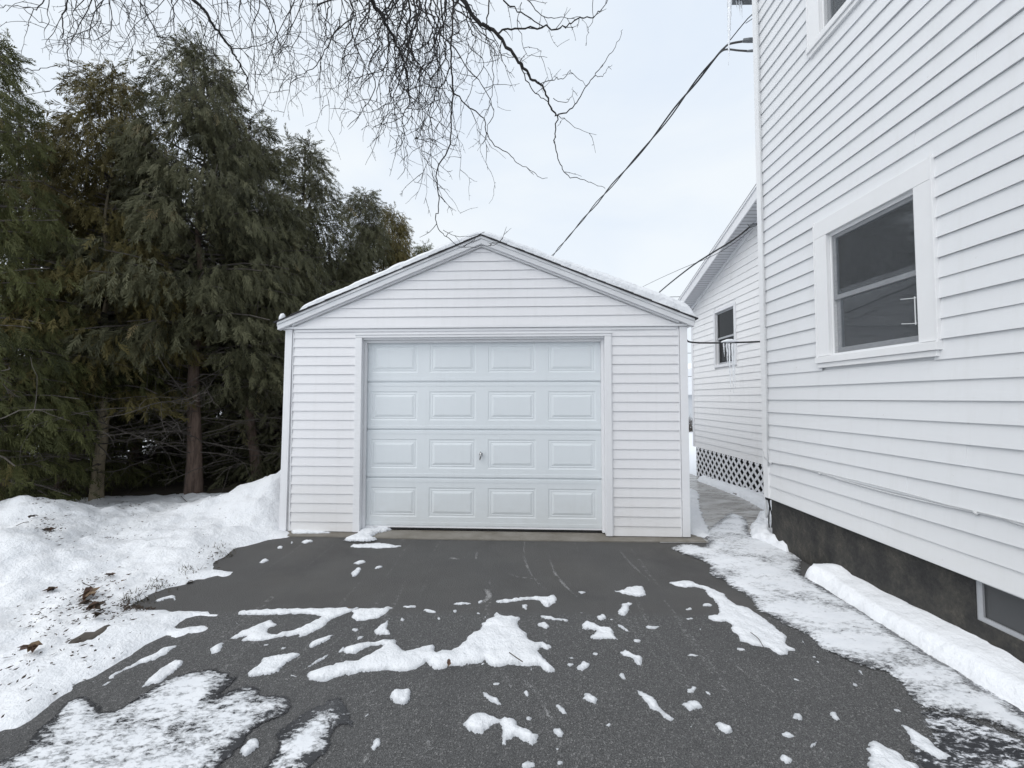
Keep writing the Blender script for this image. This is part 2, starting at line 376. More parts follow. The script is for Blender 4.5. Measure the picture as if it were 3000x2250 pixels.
def cdt(poly, interior):
    n = len(poly); pts = [Vector(p) for p in poly] + [Vector(p) for p in interior]
    r = delaunay_2d_cdt(pts, [], [list(range(n))], 1, 1e-6)
    return np.array([tuple(v) for v in r[0]]), r[2]
def densify(poly, res, chaikin=1, cut=.17):
    for _ in range(chaikin):
        q = []
        for a, b in zip(poly, poly[1:] + poly[:1]):
            q += [(a[0] * (1 - cut) + b[0] * cut, a[1] * (1 - cut) + b[1] * cut), (a[0] * cut + b[0] * (1 - cut), a[1] * cut + b[1] * (1 - cut))]
        poly = q
    out = []
    for a, b in zip(poly, poly[1:] + poly[:1]):
        d = math.hypot(b[0] - a[0], b[1] - a[1]); k = max(1, int(math.ceil(d / res)))
        out += [(a[0] + (b[0] - a[0]) * i / k, a[1] + (b[1] - a[1]) * i / k) for i in range(k)]
    return out
def inside(poly, P):
    x, y = P[:, 0], P[:, 1]; r = np.zeros(len(P), bool); n = len(poly)
    for i in range(n):
        x0, y0 = poly[i]; x1, y1 = poly[(i + 1) % n]
        if y0 == y1: continue
        c = ((y0 > y) != (y1 > y)) & (x < (x1 - x0) * (y - y0) / (y1 - y0) + x0); r ^= c
    return r
def edge_dist(poly, P):
    A = np.array(poly); B = np.roll(A, -1, 0); D = B - A; LL = (D ** 2).sum(1) + 1e-12; out = np.empty(len(P))
    for s in range(0, len(P), 1500):
        Q = P[s:s + 1500, None, :]; t = np.clip(((Q - A) * D).sum(2) / LL, 0, 1); C = A + t[..., None] * D
        out[s:s + 1500] = np.sqrt((((Q - C) ** 2).sum(2)).min(1))
    return out
def sheet(name, poly, hfun, mat, res=.03, amp=.01, nscale=18.0, chaikin=1, extra=None, parent=None):
    """terrain-like sheet inside a closed outline; hfun(x, y, d) gives z, d = distance to the outline"""
    poly = densify(poly, res * .6, chaikin)
    if amp:
        q = []
        for i, (x, y) in enumerate(poly):
            a = noise.noise((x * nscale, y * nscale, 3.1)) + .7 * noise.noise((x * nscale * 2.7, y * nscale * 2.7, 9.4))
            b = noise.noise((x * nscale, y * nscale, 17.3)) + .7 * noise.noise((x * nscale * 2.7, y * nscale * 2.7, 29.4))
            q.append((x + a * amp, y + b * amp))
        poly = q
    pa = np.array(poly); lo, hi = pa.min(0), pa.max(0)
    if extra is None:
        nx, ny = max(2, int((hi[0] - lo[0]) / res)), max(2, int((hi[1] - lo[1]) / res))
        gx, gy = np.meshgrid(np.linspace(lo[0], hi[0], nx + 1), np.linspace(lo[1], hi[1], ny + 1))
        P = np.stack([gx.ravel(), gy.ravel()], 1); P += rng.uniform(-.3, .3, P.shape) * res
    else: P = extra
    P = P[inside(poly, P)]
    if len(P): P = P[edge_dist(poly, P) > res * .45]
    V, Fc = cdt(poly, [tuple(p) for p in P])
    d = edge_dist(poly, V); d[d < 1e-5] = 0
    Z = [hfun(V[i, 0], V[i, 1], d[i]) for i in range(len(V))]
    me = bpy.data.meshes.new(name); me.from_pydata([(V[i, 0], V[i, 1], Z[i]) for i in range(len(V))], [], Fc)
    me.polygons.foreach_set("use_smooth", [True] * len(me.polygons)); me.materials.append(mat)
    at = me.attributes.new('edge', 'FLOAT', 'POINT'); at.data.foreach_set('value', d.astype(np.float32))
    bm = bmesh.new(); bm.from_mesh(me)
    bmesh.ops.recalc_face_normals(bm, faces=bm.faces)
    if sum(f.normal.z for f in bm.faces) < 0: bmesh.ops.reverse_faces(bm, faces=bm.faces)
    bm.to_mesh(me); bm.free()
    o = bpy.data.objects.new(name, me); COL.objects.link(o)
    if parent: o.parent = parent
    return o

mb = MB()
for i in range(24):
    for j in range(24):
        x0, x1 = -4.6 + i * .325, -4.6 + (i + 1) * .325; y0, y1 = -4 + j * .3475, -4 + (j + 1) * .3475
        mb.face([(x0, y0, 0), (x1, y0, 0), (x1, y1, 0), (x0, y1, 0)])
tag(mb.build("driveway", M_asph), kind="structure")

def path_z(x, y): return .005 - .17 * sstep(4.6, 9.5, y)
mb = MB(); px_ = [1.55 + .2 * i for i in range(13)]; py_ = [4.20 + .25 * i for i in range(24)]
for i in range(12):
    for j in range(23):
        mb.face([(px_[a], py_[b], path_z(px_[a], py_[b])) for a, b in ((i, j), (i + 1, j), (i + 1, j + 1), (i, j + 1))])
tag(mb.build("path", M_path), kind="structure")

# garage frame: origin at the middle of its front at ground level
G0 = Vector((-.392, 4.42, 0)); GA = R_(-1.98)
def gw(u, v, z):
    return Vector((G0.x + u * math.cos(GA) - v * math.sin(GA), G0.y + u * math.sin(GA) + v * math.cos(GA), z))
def bank_base(x, y, d):
    n = noise.fractal((x * 1.7, y * 1.7, 0), .9, 2.1, 4); n2 = noise.fractal((x * 7, y * 7, 4), .9, 2.1, 3)
    s = sstep(0, .5, d)
    z = .055 * (1 - math.exp(-d / .07)) + .13 * sstep(.25, 1.9, d)
    z += s * .50 * math.exp(-((x + 3.0) / .55) ** 2 - ((y - 5.25) / .62) ** 2)
    z += s * .16 * math.exp(-((x + 3.6) / .6) ** 2 - ((y - 4.9) / .5) ** 2)
    z += s * .30 * math.exp(-((x + 5.35) / .7) ** 2 - ((y - 4.15) / .45) ** 2)
    z += s * .20 * math.exp(-((x + 4.55) / .55) ** 2 - ((y - 3.35) / .4) ** 2)
    z += s * .09 * math.exp(-((x + 3.3) / .5) ** 2 - ((y - 3.95) / .35) ** 2)
    n3 = noise.noise((x * 19, y * 19, 8)); z += s * (.055 * n + .034 * n2 + .009 * n3) + min(d, .1) * .14 * n2
    z -= .22 * sstep(6.5, 11, y)
    return z - .012
bl = [(gw(-2.29, .1, 0).x, gw(-2.29, .1, 0).y)]
bedge = gpoly('L', [(1790, 240), (1760, 262), (1640, 275), (1560, 300), (1480, 320), (1430, 325), (1400, 365), (1330, 400), (1310, 440), (1390, 460), (1475, 460), (1420, 480), (1385, 500), (1330, 505), (1290, 500),
    (1200, 540), (1200, 515), (1110, 555), (1000, 575), (930, 605), (870, 640), (820, 665), (880, 690), (1000, 694), (1200, 699), (1450, 702), (1590, 698), (1500, 732), (1400, 738), (1200, 746), (1120, 768), (1080, 800), (1100, 812),
    (1180, 790), (1260, 780), (1300, 800), (1250, 830), (1130, 860), (1010, 890), (1030, 855), (900, 905), (850, 950), (760, 1000), (700, 1040), (600, 1110), (480, 1150), (450, 1190), (370, 1230), (310, 1300), (200, 1380), (100, 1430), (0, 1455)])
bpoly = bl + bedge + [(-3.0, 1.0), (-3.4, .2), (-3.6, -4), (-14, -4), (-14, 6.3), (-8, 6.2), (-7, 6.0), (-6.45, 6.05), (-5.8, 6.15), (-5.3, 6.3), (-4.9, 6.25), (-4.5, 6.35), (-4.0, 6.9), (-3.4, 7.3), (-2.9, 8.0), tuple(gw(-2.32, 6.9, 0)[:2])]
pts = []
for y in np.arange(-3.5, 17, .6):
    for x in np.arange(-13.5, -1.5, .6): pts.append((x + random.uniform(-.15, .15), y + random.uniform(-.15, .15)))
for y in np.arange(1.2, 7.2, .055):
    for x in np.arange(-6.6, -1.2, .055): pts.append((x + random.uniform(-.02, .02), y + random.uniform(-.02, .02)))
bank = tag(sheet("snow_bank", bpoly, bank_base, M_bank, res=.05, amp=.018, nscale=9, extra=np.array(pts)), kind="structure")
lit = [(-13, 5.9), (-8, 5.8), (-6, 5.75), (-4.6, 5.9), (-3.6, 6.4), (-2.75, 6.9), (-2.4, 8), (-2.2, 14), (-4.5, 13.6), (-6, 12.4), (-8.2, 11.4), (-13, 11.0)]
M_needles = m_conc("needle_litter", (.028, .022, .016), (.055, .043, .03))
tag(sheet("ground_litter", lit, lambda x, y, d: .06 - .24 * sstep(6.5, 10, y) + .02 * noise.noise((x * 3, y * 3, 1)) - .1 * (1 - min(1, d / .3)), M_needles, .12, .05, 4), "dark needle covered ground beneath the cedars", "needles", kind="stuff")
BV = np.array([v.co for v in bank.data.vertices])
def bank_z(x, y):
    if y > 6.6 and x < -2.6: return .06 - .24 * sstep(6.5, 10, y)
    k = np.argmin((BV[:, 0] - x) ** 2 + (BV[:, 1] - y) ** 2); return float(BV[k, 2])

# ------------------------------------------------------------------ siding
def siding(mb, P, z0, z1, exp, spans, t=.014, seg=.5, seed=0.0, wav=.0016, joints=True):
    t *= .95
    """lapped courses; P(u, out, z) maps into the thing's frame; spans(za, zb) -> [(ua_lo, ub_lo, ua_hi, ub_hi)]"""
    z = z0; k = 0
    while z < z1 - .004:
        zb = min(z + exp, z1)
        sp_ = []
        for (a0, b0, a1, b1) in spans(z, zb):
            uj = (k * 1.37 + seed) % 3.1
            while uj < a0 + .3: uj += 3.1
            if uj < b0 - .3 and abs(a0 - a1) < .01 and joints: sp_ += [(a0, uj, a1, uj, 0), (uj - .012, b0, uj - .012, b1, .0028)]
            else: sp_.append((a0, b0, a1, b1, 0))
        for (a0, b0, a1, b1, jo) in sp_:
            n = max(1, int((b0 - a0) / seg)); lo = []; hi = []; un = []
            top = t * (1 - (zb - z) / exp) + .0015
            for i in range(n + 1):
                f = i / n; ua = a0 + (b0 - a0) * f; ub = a1 + (b1 - a1) * f
                dz = wav * 2 * noise.noise((ua * .8 + seed, k * 1.7, 2.2)); do = wav * noise.noise((ua * 1.6, k * 2.3 + seed, 7.1))
                lo.append(P(ua, t + do + jo, z + dz)); hi.append(P(ub, top + do * .5 + jo, zb + (dz if zb < z1 else 0))); un.append(P(ua, 0, z + dz + .002))
            for i in range(n):
                mb.face([lo[i], lo[i + 1], hi[i + 1], hi[i]]); mb.face([un[i], un[i + 1], lo[i + 1], lo[i]])
            if jo: mb.face([lo[0], hi[0], P(a1, 0, zb), P(a0, 0, z)])
        z = zb; k += 1

# ------------------------------------------------------------------ garage
garage = thing("garage", "small white detached garage with lapped siding, gabled front and one panelled overhead door", "garage", G0, GA)
HW, WALL_Z, DEPTH = 2.31, 2.375, 6.8
def Pf(u, out, z): return (u, -out, z)
mb = MB()
siding(mb, Pf, .02, WALL_Z, .1065, lambda za, zb: ([(-HW + .08, -1.45, -HW + .08, -1.45), (1.45, HW - .08, 1.45, HW - .08)] if za < 2.28 - .05 else [(-HW + .08, HW - .08, -HW + .08, HW - .08)]), seed=1)
mb.box((-HW + .02, .004, 0.0), (-1.41, .10, WALL_Z)); mb.box((1.41, .004, 0.0), (HW - .02, .10, WALL_Z)); mb.box((-1.405, .004, 2.27), (1.405, .10, WALL_Z))
for sx in (-1, 1):
    def Ps(u, out, z, sx=sx): return (sx * (HW - .014 + out), u, z)
    siding(mb, Ps, .02, 2.4, .1065, lambda za, zb: [(.1, DEPTH, .1, DEPTH)], seed=5 + sx, seg=2)
    mb.box((sx * (HW - .10), .11, 0) if sx > 0 else (-HW + .0, .11, 0), (HW - .002, DEPTH, 2.4) if sx > 0 else (-HW + .10, DEPTH, 2.4))
mb.box((-HW + .11, DEPTH - .1, 0), (HW - .11, DEPTH - .002, 2.9))
mb.build("wall", M_gar, garage)
SL = .97 / 2.365; RZ = 3.425                      # roof top line: z = RZ - SL*|u|
def rz(u, off=0.0): return RZ - SL * abs(u) - off
mb = MB()
gb = WALL_Z + .015
def gspan(za, zb):
    def hw(z): return max(.02, (RZ - .135 - z) / SL)
    return [(-hw(za), hw(za), -hw(zb), hw(zb))]
siding(mb, lambda u, o, z: (u, -o - .018, z), gb, RZ - .15, .1065, gspan, seed=3)
mb.prism([(-HW - .02, gb - .002), (HW + .02, gb - .002), (HW + .02, rz(HW) - .06), (0, RZ - .06), (-HW - .02, rz(HW) - .06)], -.016, .10)
mb.build("gable", M_gar, garage)
mb = MB(); mb.prism([(-HW - .0, gb - .002), (HW, gb - .002), (HW, rz(HW) - .06), (0, RZ - .06), (-HW, rz(HW) - .06)], DEPTH - .1, DEPTH); mb.build("gable", M_gar, garage)
# ledge strip under the gable
mb = MB(); mb.box((-HW - .005, -.042, gb - .028), (HW + .005, -.002, gb - .002)); mb.box((-HW + .11, -.022, gb - .062), (HW - .11, -.003, gb - .031))
mb.build("gable_ledge", M_trim, garage, bevel=.003)
for sx in (-1, 1):                                 # corner boards, the far edge of the left one leans a touch
    mb = MB(); x0, x1 = sx * (HW - .072), sx * (HW + .012)
    a, b = min(x0, x1), max(x0, x1)
    mb.box((a, -.022, .02), (b, .002, gb - .031)); mb.box((b - .02 if sx > 0 else a, .0025, .02), (b if sx > 0 else a + .02, .09, 2.36))
    if sx < 0:
        mb.v = [(x - .028 * (1 - z / 2.4), y, z) for x, y, z in mb.v]
    mb.box((sx * (HW - .082) - .0055, -.016, .02), (sx * (HW - .082) + .0055, .001, gb - .064))
    mb.build("corner_board", M_trim, garage, bevel=.003)
EU = 2.375
for sx in (-1, 1):                                 # rake: upper strip, wide board, inner channel
    mb = MB()
    def strip(o0, o1, y0, y1, ue=EU):
        ua, ub = (0, sx * ue); pl = [(ua, RZ - o0), (ub, rz(ub, o0)), (ub, rz(ub, o1)), (ua, RZ - o1)]
        mb.prism(pl, y0, y1)
    strip(.018, .046, -.100, -.02); strip(.0465, .105, -.088, -.02); strip(.1055, .124, -.062, -.02, 2.22)
    # boxed return at the eave end
    ub = sx * EU; ui = sx * (HW + .0165); uj = sx * 2.27
    mb.prism([(ub, rz(ub, .1052)), (ub, gb - .012), (sx * 2.285, gb - .012)], -.087, -.03)
    mb.build("rake_board", M_fascia, garage, bevel=.002)
for sx in (-1, 1):                                 # eaves along the sides
    mb = MB()
    a = sx * (HW + .02); b = sx * (EU)
    mb.box((min(a, b), -.04, gb - .03), (max(a, b), DEPTH, gb - .005)); mb.box((b - .012, -.08, gb - .004), (b + .012, DEPTH, rz(EU, .02)))
    mb.build("eave", M_fascia, garage)
mb = MB()
for sx in (-1, 1):
    n = 24
    for i in range(n):                             # shingle courses, slightly uneven at the rake edge
        ua, ub = sx * (EU + .03) * i / n, sx * (EU + .03) * (i + 1) / n; e = random.uniform(-.008, .008)
        mb.prism([(ua, rz(ua, .0178)), (ub, rz(ub, .0178)), (ub, rz(ub, .006) + .003), (ua, rz(ua, .006))], -.115 + e, DEPTH + .08)
mb.build("roof", M_shingle, garage)
# door casing and recess
mb = MB()
for sx in (-1, 1):
    a, b = sorted((sx * 1.40, sx * 1.47)); mb.box((a, -.030, 0.02), (b, .0, 2.255)); a, b = sorted((sx * 1.402, sx * 1.43)); mb.box((a, .0005, .02), (b, .11, 2.25))
    a, b = sorted((sx * 1.465, sx * 1.482)); mb.box((a, -.022, .02), (b, -.002, 2.29))
mb.box((-1.475, -.032, 2.256), (1.475, .0, 2.285)); mb.box((-1.48, -.04, 2.2855), (1.48, .0, 2.302)); mb.box((-1.401, .001, 2.235), (1.401, .12, 2.268))
# stop moulding against the door
for sx in (-1, 1):
    a, b = sorted((sx * 1.372, sx * 1.4015)); mb.box((a, .045, .03), (b, .085, 2.234))
mb.box((-1.371, .045, 2.206), (1.371, .085, 2.2345))
mb.build("door_frame", M_trim, garage, bevel=.002)
# overhead door, four sections of four raised panels
DY = .09; SH = .562; DZ0 = .057
COLS = [(-1.324, -.773), (-.63, -.08), (.063, .62), (.764, 1.315)]
def door_section(mb, zb):
    zt = zb + SH - .003; zb += .003
    ys0 = DY
    def q(u0, z0, u1, z1, y): mb.face([(u0, y, z0), (u1, y, z0), (u1, y, z1), (u0, y, z1)])
    pz0, pz1 = zb + .108, zb + .108 + .34
    ue = 1.405
    lips = [zb, zb + .018, zb + .046, pz0]            # ribs near the joint
    q(-ue, zb + .0, ue, zb + .012, ys0 + .004); q(-ue, zb + .012, ue, zb + .046, ys0 - .003); q(-ue, zb + .046, ue, pz0, ys0)
    mb.face([(-ue, ys0 + .004, zb + .012), (ue, ys0 + .004, zb + .012), (ue, ys0 - .003, zb + .012), (-ue, ys0 - .003, zb + .012)])
    mb.face([(-ue, ys0 - .003, zb + .046), (ue, ys0 - .003, zb + .046), (ue, ys0, zb + .046), (-ue, ys0, zb + .046)])
    q(-ue, pz1, ue, zt - .046, ys0); q(-ue, zt - .046, ue, zt - .010, ys0 - .003); q(-ue, zt - .010, ue, zt, ys0 + .005)
    mb.face([(-ue, ys0 - .003, zt - .046), (ue, ys0 - .003, zt - .046), (ue, ys0, zt - .046), (-ue, ys0, zt - .046)])
    mb.face([(-ue, ys0 - .003, zt - .010), (ue, ys0 - .003, zt - .010), (ue, ys0 + .005, zt - .010), (-ue, ys0 + .005, zt - .010)])
    us = -ue
    for (a, b) in COLS:
        q(us, pz0, a, pz1, ys0); us = b
        rings = [(0, 0), (.010, .0045), (.022, .0045), (.030, .0015), (.036, .005), (.066, -.003)]
        for (i0, y0), (i1, y1) in zip(rings, rings[1:]):
            A = [(a + i0, ys0 + y0, pz0 + i0), (b - i0, ys0 + y0, pz0 + i0), (b - i0, ys0 + y0, pz1 - i0), (a + i0, ys0 + y0, pz1 - i0)]
            B = [(a + i1, ys0 + y1, pz0 + i1), (b - i1, ys0 + y1, pz0 + i1), (b - i1, ys0 + y1, pz1 - i1), (a + i1, ys0 + y1, pz1 - i1)]
            for k in range(4): mb.face([A[k], A[(k + 1) % 4], B[(k + 1) % 4], B[k]])
        i1, y1 = rings[-1]; q(a + i1, pz0 + i1, b - i1, pz1 - i1, ys0 + y1)
    q(us, pz0, ue, pz1, ys0)
mb = MB(); mb.box((-1.398, DY + .014, DZ0 + .002), (1.398, DY + .05, DZ0 + 4 * SH - .002)); door = mb.build("garage_door", M_door, garage)
for k in range(4):
    mb = MB(); door_section(mb, DZ0 + k * SH); mb.build("door_section", M_door, door)
mb = MB(); mb.box((-1.40, DY - .004, DZ0 - .012), (1.40, DY + .012, DZ0 + .0025)); mb.build("bottom_bracket", M_trim, door)
mb = MB(); mb.box((-1.40, DY + .0, .022), (1.40, DY + .02, DZ0 - .0125)); mb.build("weather_seal", M_rubber, door)
mb = MB(); hz = .892; hu = -.02
mb.tube([(hu, DY - .003, hz + .01), (hu, DY - .02, hz + .01)], [.02, .017], 12); mb.tube([(hu, DY - .022, hz + .035), (hu + .004, DY - .042, hz + .02), (hu + .002, DY - .045, hz - .02), (hu - .006, DY - .036, hz - .055)], [.008, .011, .010, .007], 8)
mb.build("handle", M_chrome, door, smooth=True)
# concrete apron (ground sheet, belongs to the setting)
mb = MB(); ap = [(-2.3, -.14), (-1.6, -.145), (-.6, -.165), (.5, -.16), (1.5, -.15), (2.45, -.12), (2.45, .1), (-2.3, .1)]
mb.face([(gw(u, v, .011)) for u, v in ap])
n = len(ap)
for k in range(5): mb.face([gw(ap[k][0], ap[k][1], .011), gw(ap[k + 1][0], ap[k + 1][1], .011), gw(ap[k + 1][0], ap[k + 1][1], -.02), gw(ap[k][0], ap[k][1], -.02)])
tag(mb.build("apron", M_conc), kind="structure")
# snow on the roof
mb = MB(); us = np.linspace(-2.12, 2.38, 150); vs = [-.10, -.085, -.05, 0, .1, .25, .45, .7, 1.0, 1.4, 1.9, 2.5, 3.2, 4, 5, 6, 6.85]
def roof_snow_t(u, v):
    t = .076 + .014 * noise.noise((u * 9, v * 5, 1)) + .012 * noise.noise((u * 3, v * 3, 5)) + .007 * noise.noise((u * 26, v * 20, 8))
    t += .055 * sstep(.6, 2.0, u) + .012 * sstep(-1.9, -.8, u) - .02 * math.exp(-(u / .15) ** 2)
    e = min(1, max(0, (u + 2.12) / .12), max(0, (2.385 - u) / .16)); f = min(1, (v + .10) / .05)
    return max(.002, t * math.sqrt(max(0, 1 - (1 - e) ** 2)) * (.55 + .45 * math.sqrt(max(0, 1 - (1 - f) ** 2))))
idx = {}
for i, u in enumerate(us):
    su = RZ - SL * math.sqrt(u * u + .0016)
    for j, v in enumerate(vs):
        idx[i, j] = len(mb.v); vv = v + (.018 * noise.noise((u * 6, 2.2, 1)) if j == 0 else 0); mb.v.append((u, vv, su - .004 + roof_snow_t(u, v)))
for i in range(len(us) - 1):
    for j in range(len(vs) - 1): mb.f.append((idx[i, j], idx[i + 1, j], idx[i + 1, j + 1], idx[i, j + 1])); mb.mi.append(0)
    a, b = mb.v[idx[i, 0]], mb.v[idx[i + 1, 0]]; mb.face([(a[0], a[1], rz(a[0]) - .006), (b[0], b[1], rz(b[0]) - .006), b, a])
rs = thing("roof_snow", "thin crusty layer of snow lying along the garage roof edge", "snow", G0, GA); 
ro = mb.build("snow_layer", M_snow, None, smooth=True); ro.name = "roof_snow"; bpy.data.objects.remove(rs)
ro.name = "roof_snow"; ro.location = G0; ro.rotation_euler = (0, 0, GA); tag(ro, "thin crusty layer of snow lying along the garage roof edge", "snow")
mb = MB()
for k, r in enumerate((.035, .042, .036, .02)):
    pass
mb.tube([gw(-2.345, -.05, rz(2.345) - .01), gw(-2.345, -.05, rz(2.345) + .035), gw(-2.34, -.045, rz(2.345) + .07), gw(-2.335, -.04, rz(2.345) + .082)], [.036, .034, .024, .006], 12)
tag(mb.build("snow_lump", M_snow, smooth=True), "small rounded snow lump alone on the left end of the garage eave", "snow")

# ------------------------------------------------------------------ house
HX, HY = 2.70, 4.215
house = thing("house", "tall white house with lapped siding at the right, dark foundation and lattice skirted rear wing", "house", (HX, HY, 0))
def hl(x, y, z): return (x - HX, y - HY, z)            # world to house frame
SB = .495; HT = 6.42; Y_NEAR = -3.5
W1 = (2.456, 3.418, CAM_H + .312, CAM_H + 1.558)        # lower window casing: y0, y1, z0, z1
W2 = (2.476, 3.42, 4.69, 5.96)
mb = MB()
def hspan(za, zb):
    cuts = []
    for (y0, y1, z0, z1) in (W1, W2):
        if zb > z0 + .02 and za < z1 - .02: cuts.append((y0 + .03, y1 - .03))
    yb = HY - .07
    if not cuts: return [(Y_NEAR, yb, Y_NEAR, yb)]
    y0, y1 = cuts[0]; return [(Y_NEAR, y0, Y_NEAR, y0), (y1, yb, y1, yb)]
siding(mb, lambda u, o, z: hl(HX - o, u, z), SB, HT, .13, hspan, t=.016, seg=.45, seed=11, wav=.0022)
# solid wall behind, with real openings
def wall_rects(y0, y1, z0, z1, holes):
    ysx = sorted({y0, y1, *[h[0] for h in holes], *[h[1] for h in holes]}); zsx = sorted({z0, z1, *[h[2] for h in holes], *[h[3] for h in holes]})
    for a, b in zip(ysx, ysx[1:]):
        for c, d in zip(zsx, zsx[1:]):
            if any(h[0] <= a and b <= h[1] and h[2] <= c and d <= h[3] for h in holes): continue
            yield a, b, c, d
op1 = (W1[0] + .10, W1[1] - .12, W1[2] + .07, W1[3] - .14); op2 = (W2[0] + .10, W2[1] - .12, W2[2] + .07, W2[3] - .14)
for a, b, c, d in wall_rects(Y_NEAR, HY - .004, SB + .004, HT, [op1, op2]): mb.box(hl(HX + .003, a, c), hl(HX + .16, b, d))
mb.box(hl(HX + .165, HY - .12, SB), hl(HX + 8, HY - .003, HT)); mb.box(hl(HX + .165, Y_NEAR, SB), hl(HX + 8, Y_NEAR + .12, HT)); mb.box(hl(HX + 7.9, Y_NEAR + .13, SB), hl(HX + 8, HY - .13, HT))
mb.box(hl(HX + .001, Y_NEAR, SB - .012), hl(HX + .17, HY - .01, SB + .003))
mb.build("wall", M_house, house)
mb = MB(); mb.box(hl(HX - .020, HY - .075, SB - .005), hl(HX - .0005, HY + .012, HT)); mb.box(hl(HX, HY - .001, SB - .005), hl(HX + .09, HY + .012, HT))
mb.box(hl(HX - .028, HY - .079, SB), hl(HX - .0, HY - .070, HT)); mb.build("corner_board", M_htrim, house, bevel=.002)
mb = MB()
bw = (.70, 2.36, CAM_H - 1.31, SB + .05)                 # basement window
for a, b, c, d in wall_rects(Y_NEAR + .05, HY - .03, -.3, SB - .013, [bw]): mb.box(hl(HX + .035, a, c), hl(HX + .25, b, d))
mb.box(hl(HX + .255, HY - .25, -.3), hl(HX + 8, HY - .03, SB - .013))
mb.build("foundation", M_found, house)
def frame_boxes(mb, x0, x1, y0, y1, z0, z1, wl, wr, wb, wt):
    mb.box(hl(x0, y0, z0), hl(x1, y0 + wl, z1)); mb.box(hl(x0, y1 - wr, z0), hl(x1, y1, z1))
    mb.box(hl(x0, y0 + wl, z0), hl(x1, y1 - wr, z0 + wb)); mb.box(hl(x0, y0 + wl, z1 - wt), hl(x1, y1 - wr, z1))
def sash_window(W, op, glass_lo, glass_hi):
    y0, y1, z0, z1 = W
    mb = MB()
    mb.box(hl(HX - .030, y0, z0 + .055), hl(HX + .002, y0 + .108, z1 - .145)); mb.box(hl(HX - .030, y1 - .125, z0 + .055), hl(HX + .002, y1, z1 - .145))
    mb.box(hl(HX - .031, y0, z1 - .144), hl(HX + .002, y1, z1))
    mb.box(hl(HX - .034, y0 - .012, z0), hl(HX + .001, y0 - .0005, z1 + .01)); mb.box(hl(HX - .034, y1 + .0005, z0), hl(HX + .001, y1 + .012, z1 + .01))
    wn = mb.build("window", M_htrim, house, bevel=.002)
    mb = MB(); mb.box(hl(HX - .048, y0 - .015, z0 - .005), hl(HX + .05, y1 + .012, z0 + .05)); mb.box(hl(HX - .033, y0 + .0, z0 - .045), hl(HX + .001, y1, z0 - .0055)); mb.build("sill", M_htrim, wn, bevel=.003)
    mb = MB(); frame_boxes(mb, HX + .0035, HX + .115, op[0] - .001, op[1] + .001, op[2] - .02, op[3] + .001, .022, .022, .02, .03); mb.build("jamb", M_htrim, wn)
    a, b, c, d = op[0] + .021, op[1] - .021, op[2], op[3] - .029; mid = c + (d - c) * .47
    mb = MB(); frame_boxes(mb, HX + .034, HX + .052, a, b, c, mid + .012, .035, .035, .045, .03); lo = mb.build("sash", M_alu, wn)
    mb = MB(); mb.box(hl(HX + .042, a + .034, c + .044), hl(HX + .046, b - .034, mid - .017)); mb.build("pane", glass_lo, lo)
    mb = MB(); frame_boxes(mb, HX + .014, HX + .033, a, b, mid - .02, d, .03, .03, .036, .03); hi = mb.build("sash", M_alu, wn)
    mb = MB(); mb.box(hl(HX + .022, a + .029, mid + .015), hl(HX + .026, b - .029, d - .029)); mb.build("pane", glass_hi, hi)
    return wn
w1 = sash_window(W1, op1, M_pane, M_pane); w2 = sash_window(W2, op2, M_pane, M_pane)
for W, wn, side in ((W1, w1, 1), (W2, w2, 1)):           # dim room behind the panes, a curtain drawn aside, a valance
    mb = MB(); y0, y1, z0, z1 = W
    mb.box(hl(HX + 1.1, y0 - .8, z0 - .6), hl(HX + 1.14, y1 + .5, z1 + .4)); mb.build("room_wall", M_room, wn)
    mb = MB(); n = 40
    for (ya_, yb_, za_, zb_) in ((y1 - .46, y1 - .10, z0 - .1, z0 + .60),):
        for i in range(n):
            f0, f1 = i / n, (i + 1) / n; g = lambda f: HX + .21 + .018 * math.sin(f * 40) + .006 * math.sin(f * 97)
            mb.face([hl(g(f0), ya_ + (yb_ - ya_) * f0, za_), hl(g(f1), ya_ + (yb_ - ya_) * f1, za_), hl(g(f1), ya_ + (yb_ - ya_) * f1, zb_ - .25 * (1 - f1)), hl(g(f0), ya_ + (yb_ - ya_) * f0, zb_ - .25 * (1 - f0))])
    mb.build("curtain", M_curtain, wn)
    o_ = op1 if W is W1 else op2; mb = MB(); mb.face([hl(HX + .010, o_[0] + .012, o_[2] + .01), hl(HX + .010, o_[1] - .012, o_[2] + .01), hl(HX + .010, o_[1] - .012, o_[3] - .02), hl(HX + .010, o_[0] + .012, o_[3] - .02)]); mb.build("insect_screen", M_mesh, wn)
mb = MB()                                                # two bent white clips on the casing of the lower window
for z in (CAM_H + .50, CAM_H + .67):
    mb.tube([hl(HX - .032, W1[0] + .11, z), hl(HX - .05, W1[0] + .13, z), hl(HX - .045, W1[0] + .2, z + .012)], .0025, 6)
mb.tube([hl(HX - .034, W1[0] + .118, CAM_H + .49), hl(HX - .034, W1[0] + .118, CAM_H + .68)], .003, 6)
mb.build("clip", M_wcable, w1)
mb = MB(); frame_boxes(mb, HX + .04, HX + .07, bw[0], bw[1], bw[2], bw[3] - .05, .03, .03, .028, .03); bwo = mb.build("basement_window", M_alu, house)
mb = MB(); mb.box(hl(HX + .052, bw[0] + .029, bw[2] + .027), hl(HX + .056, bw[1] - .029, bw[3] - .079)); mb.build("pane", M_screen, bwo)
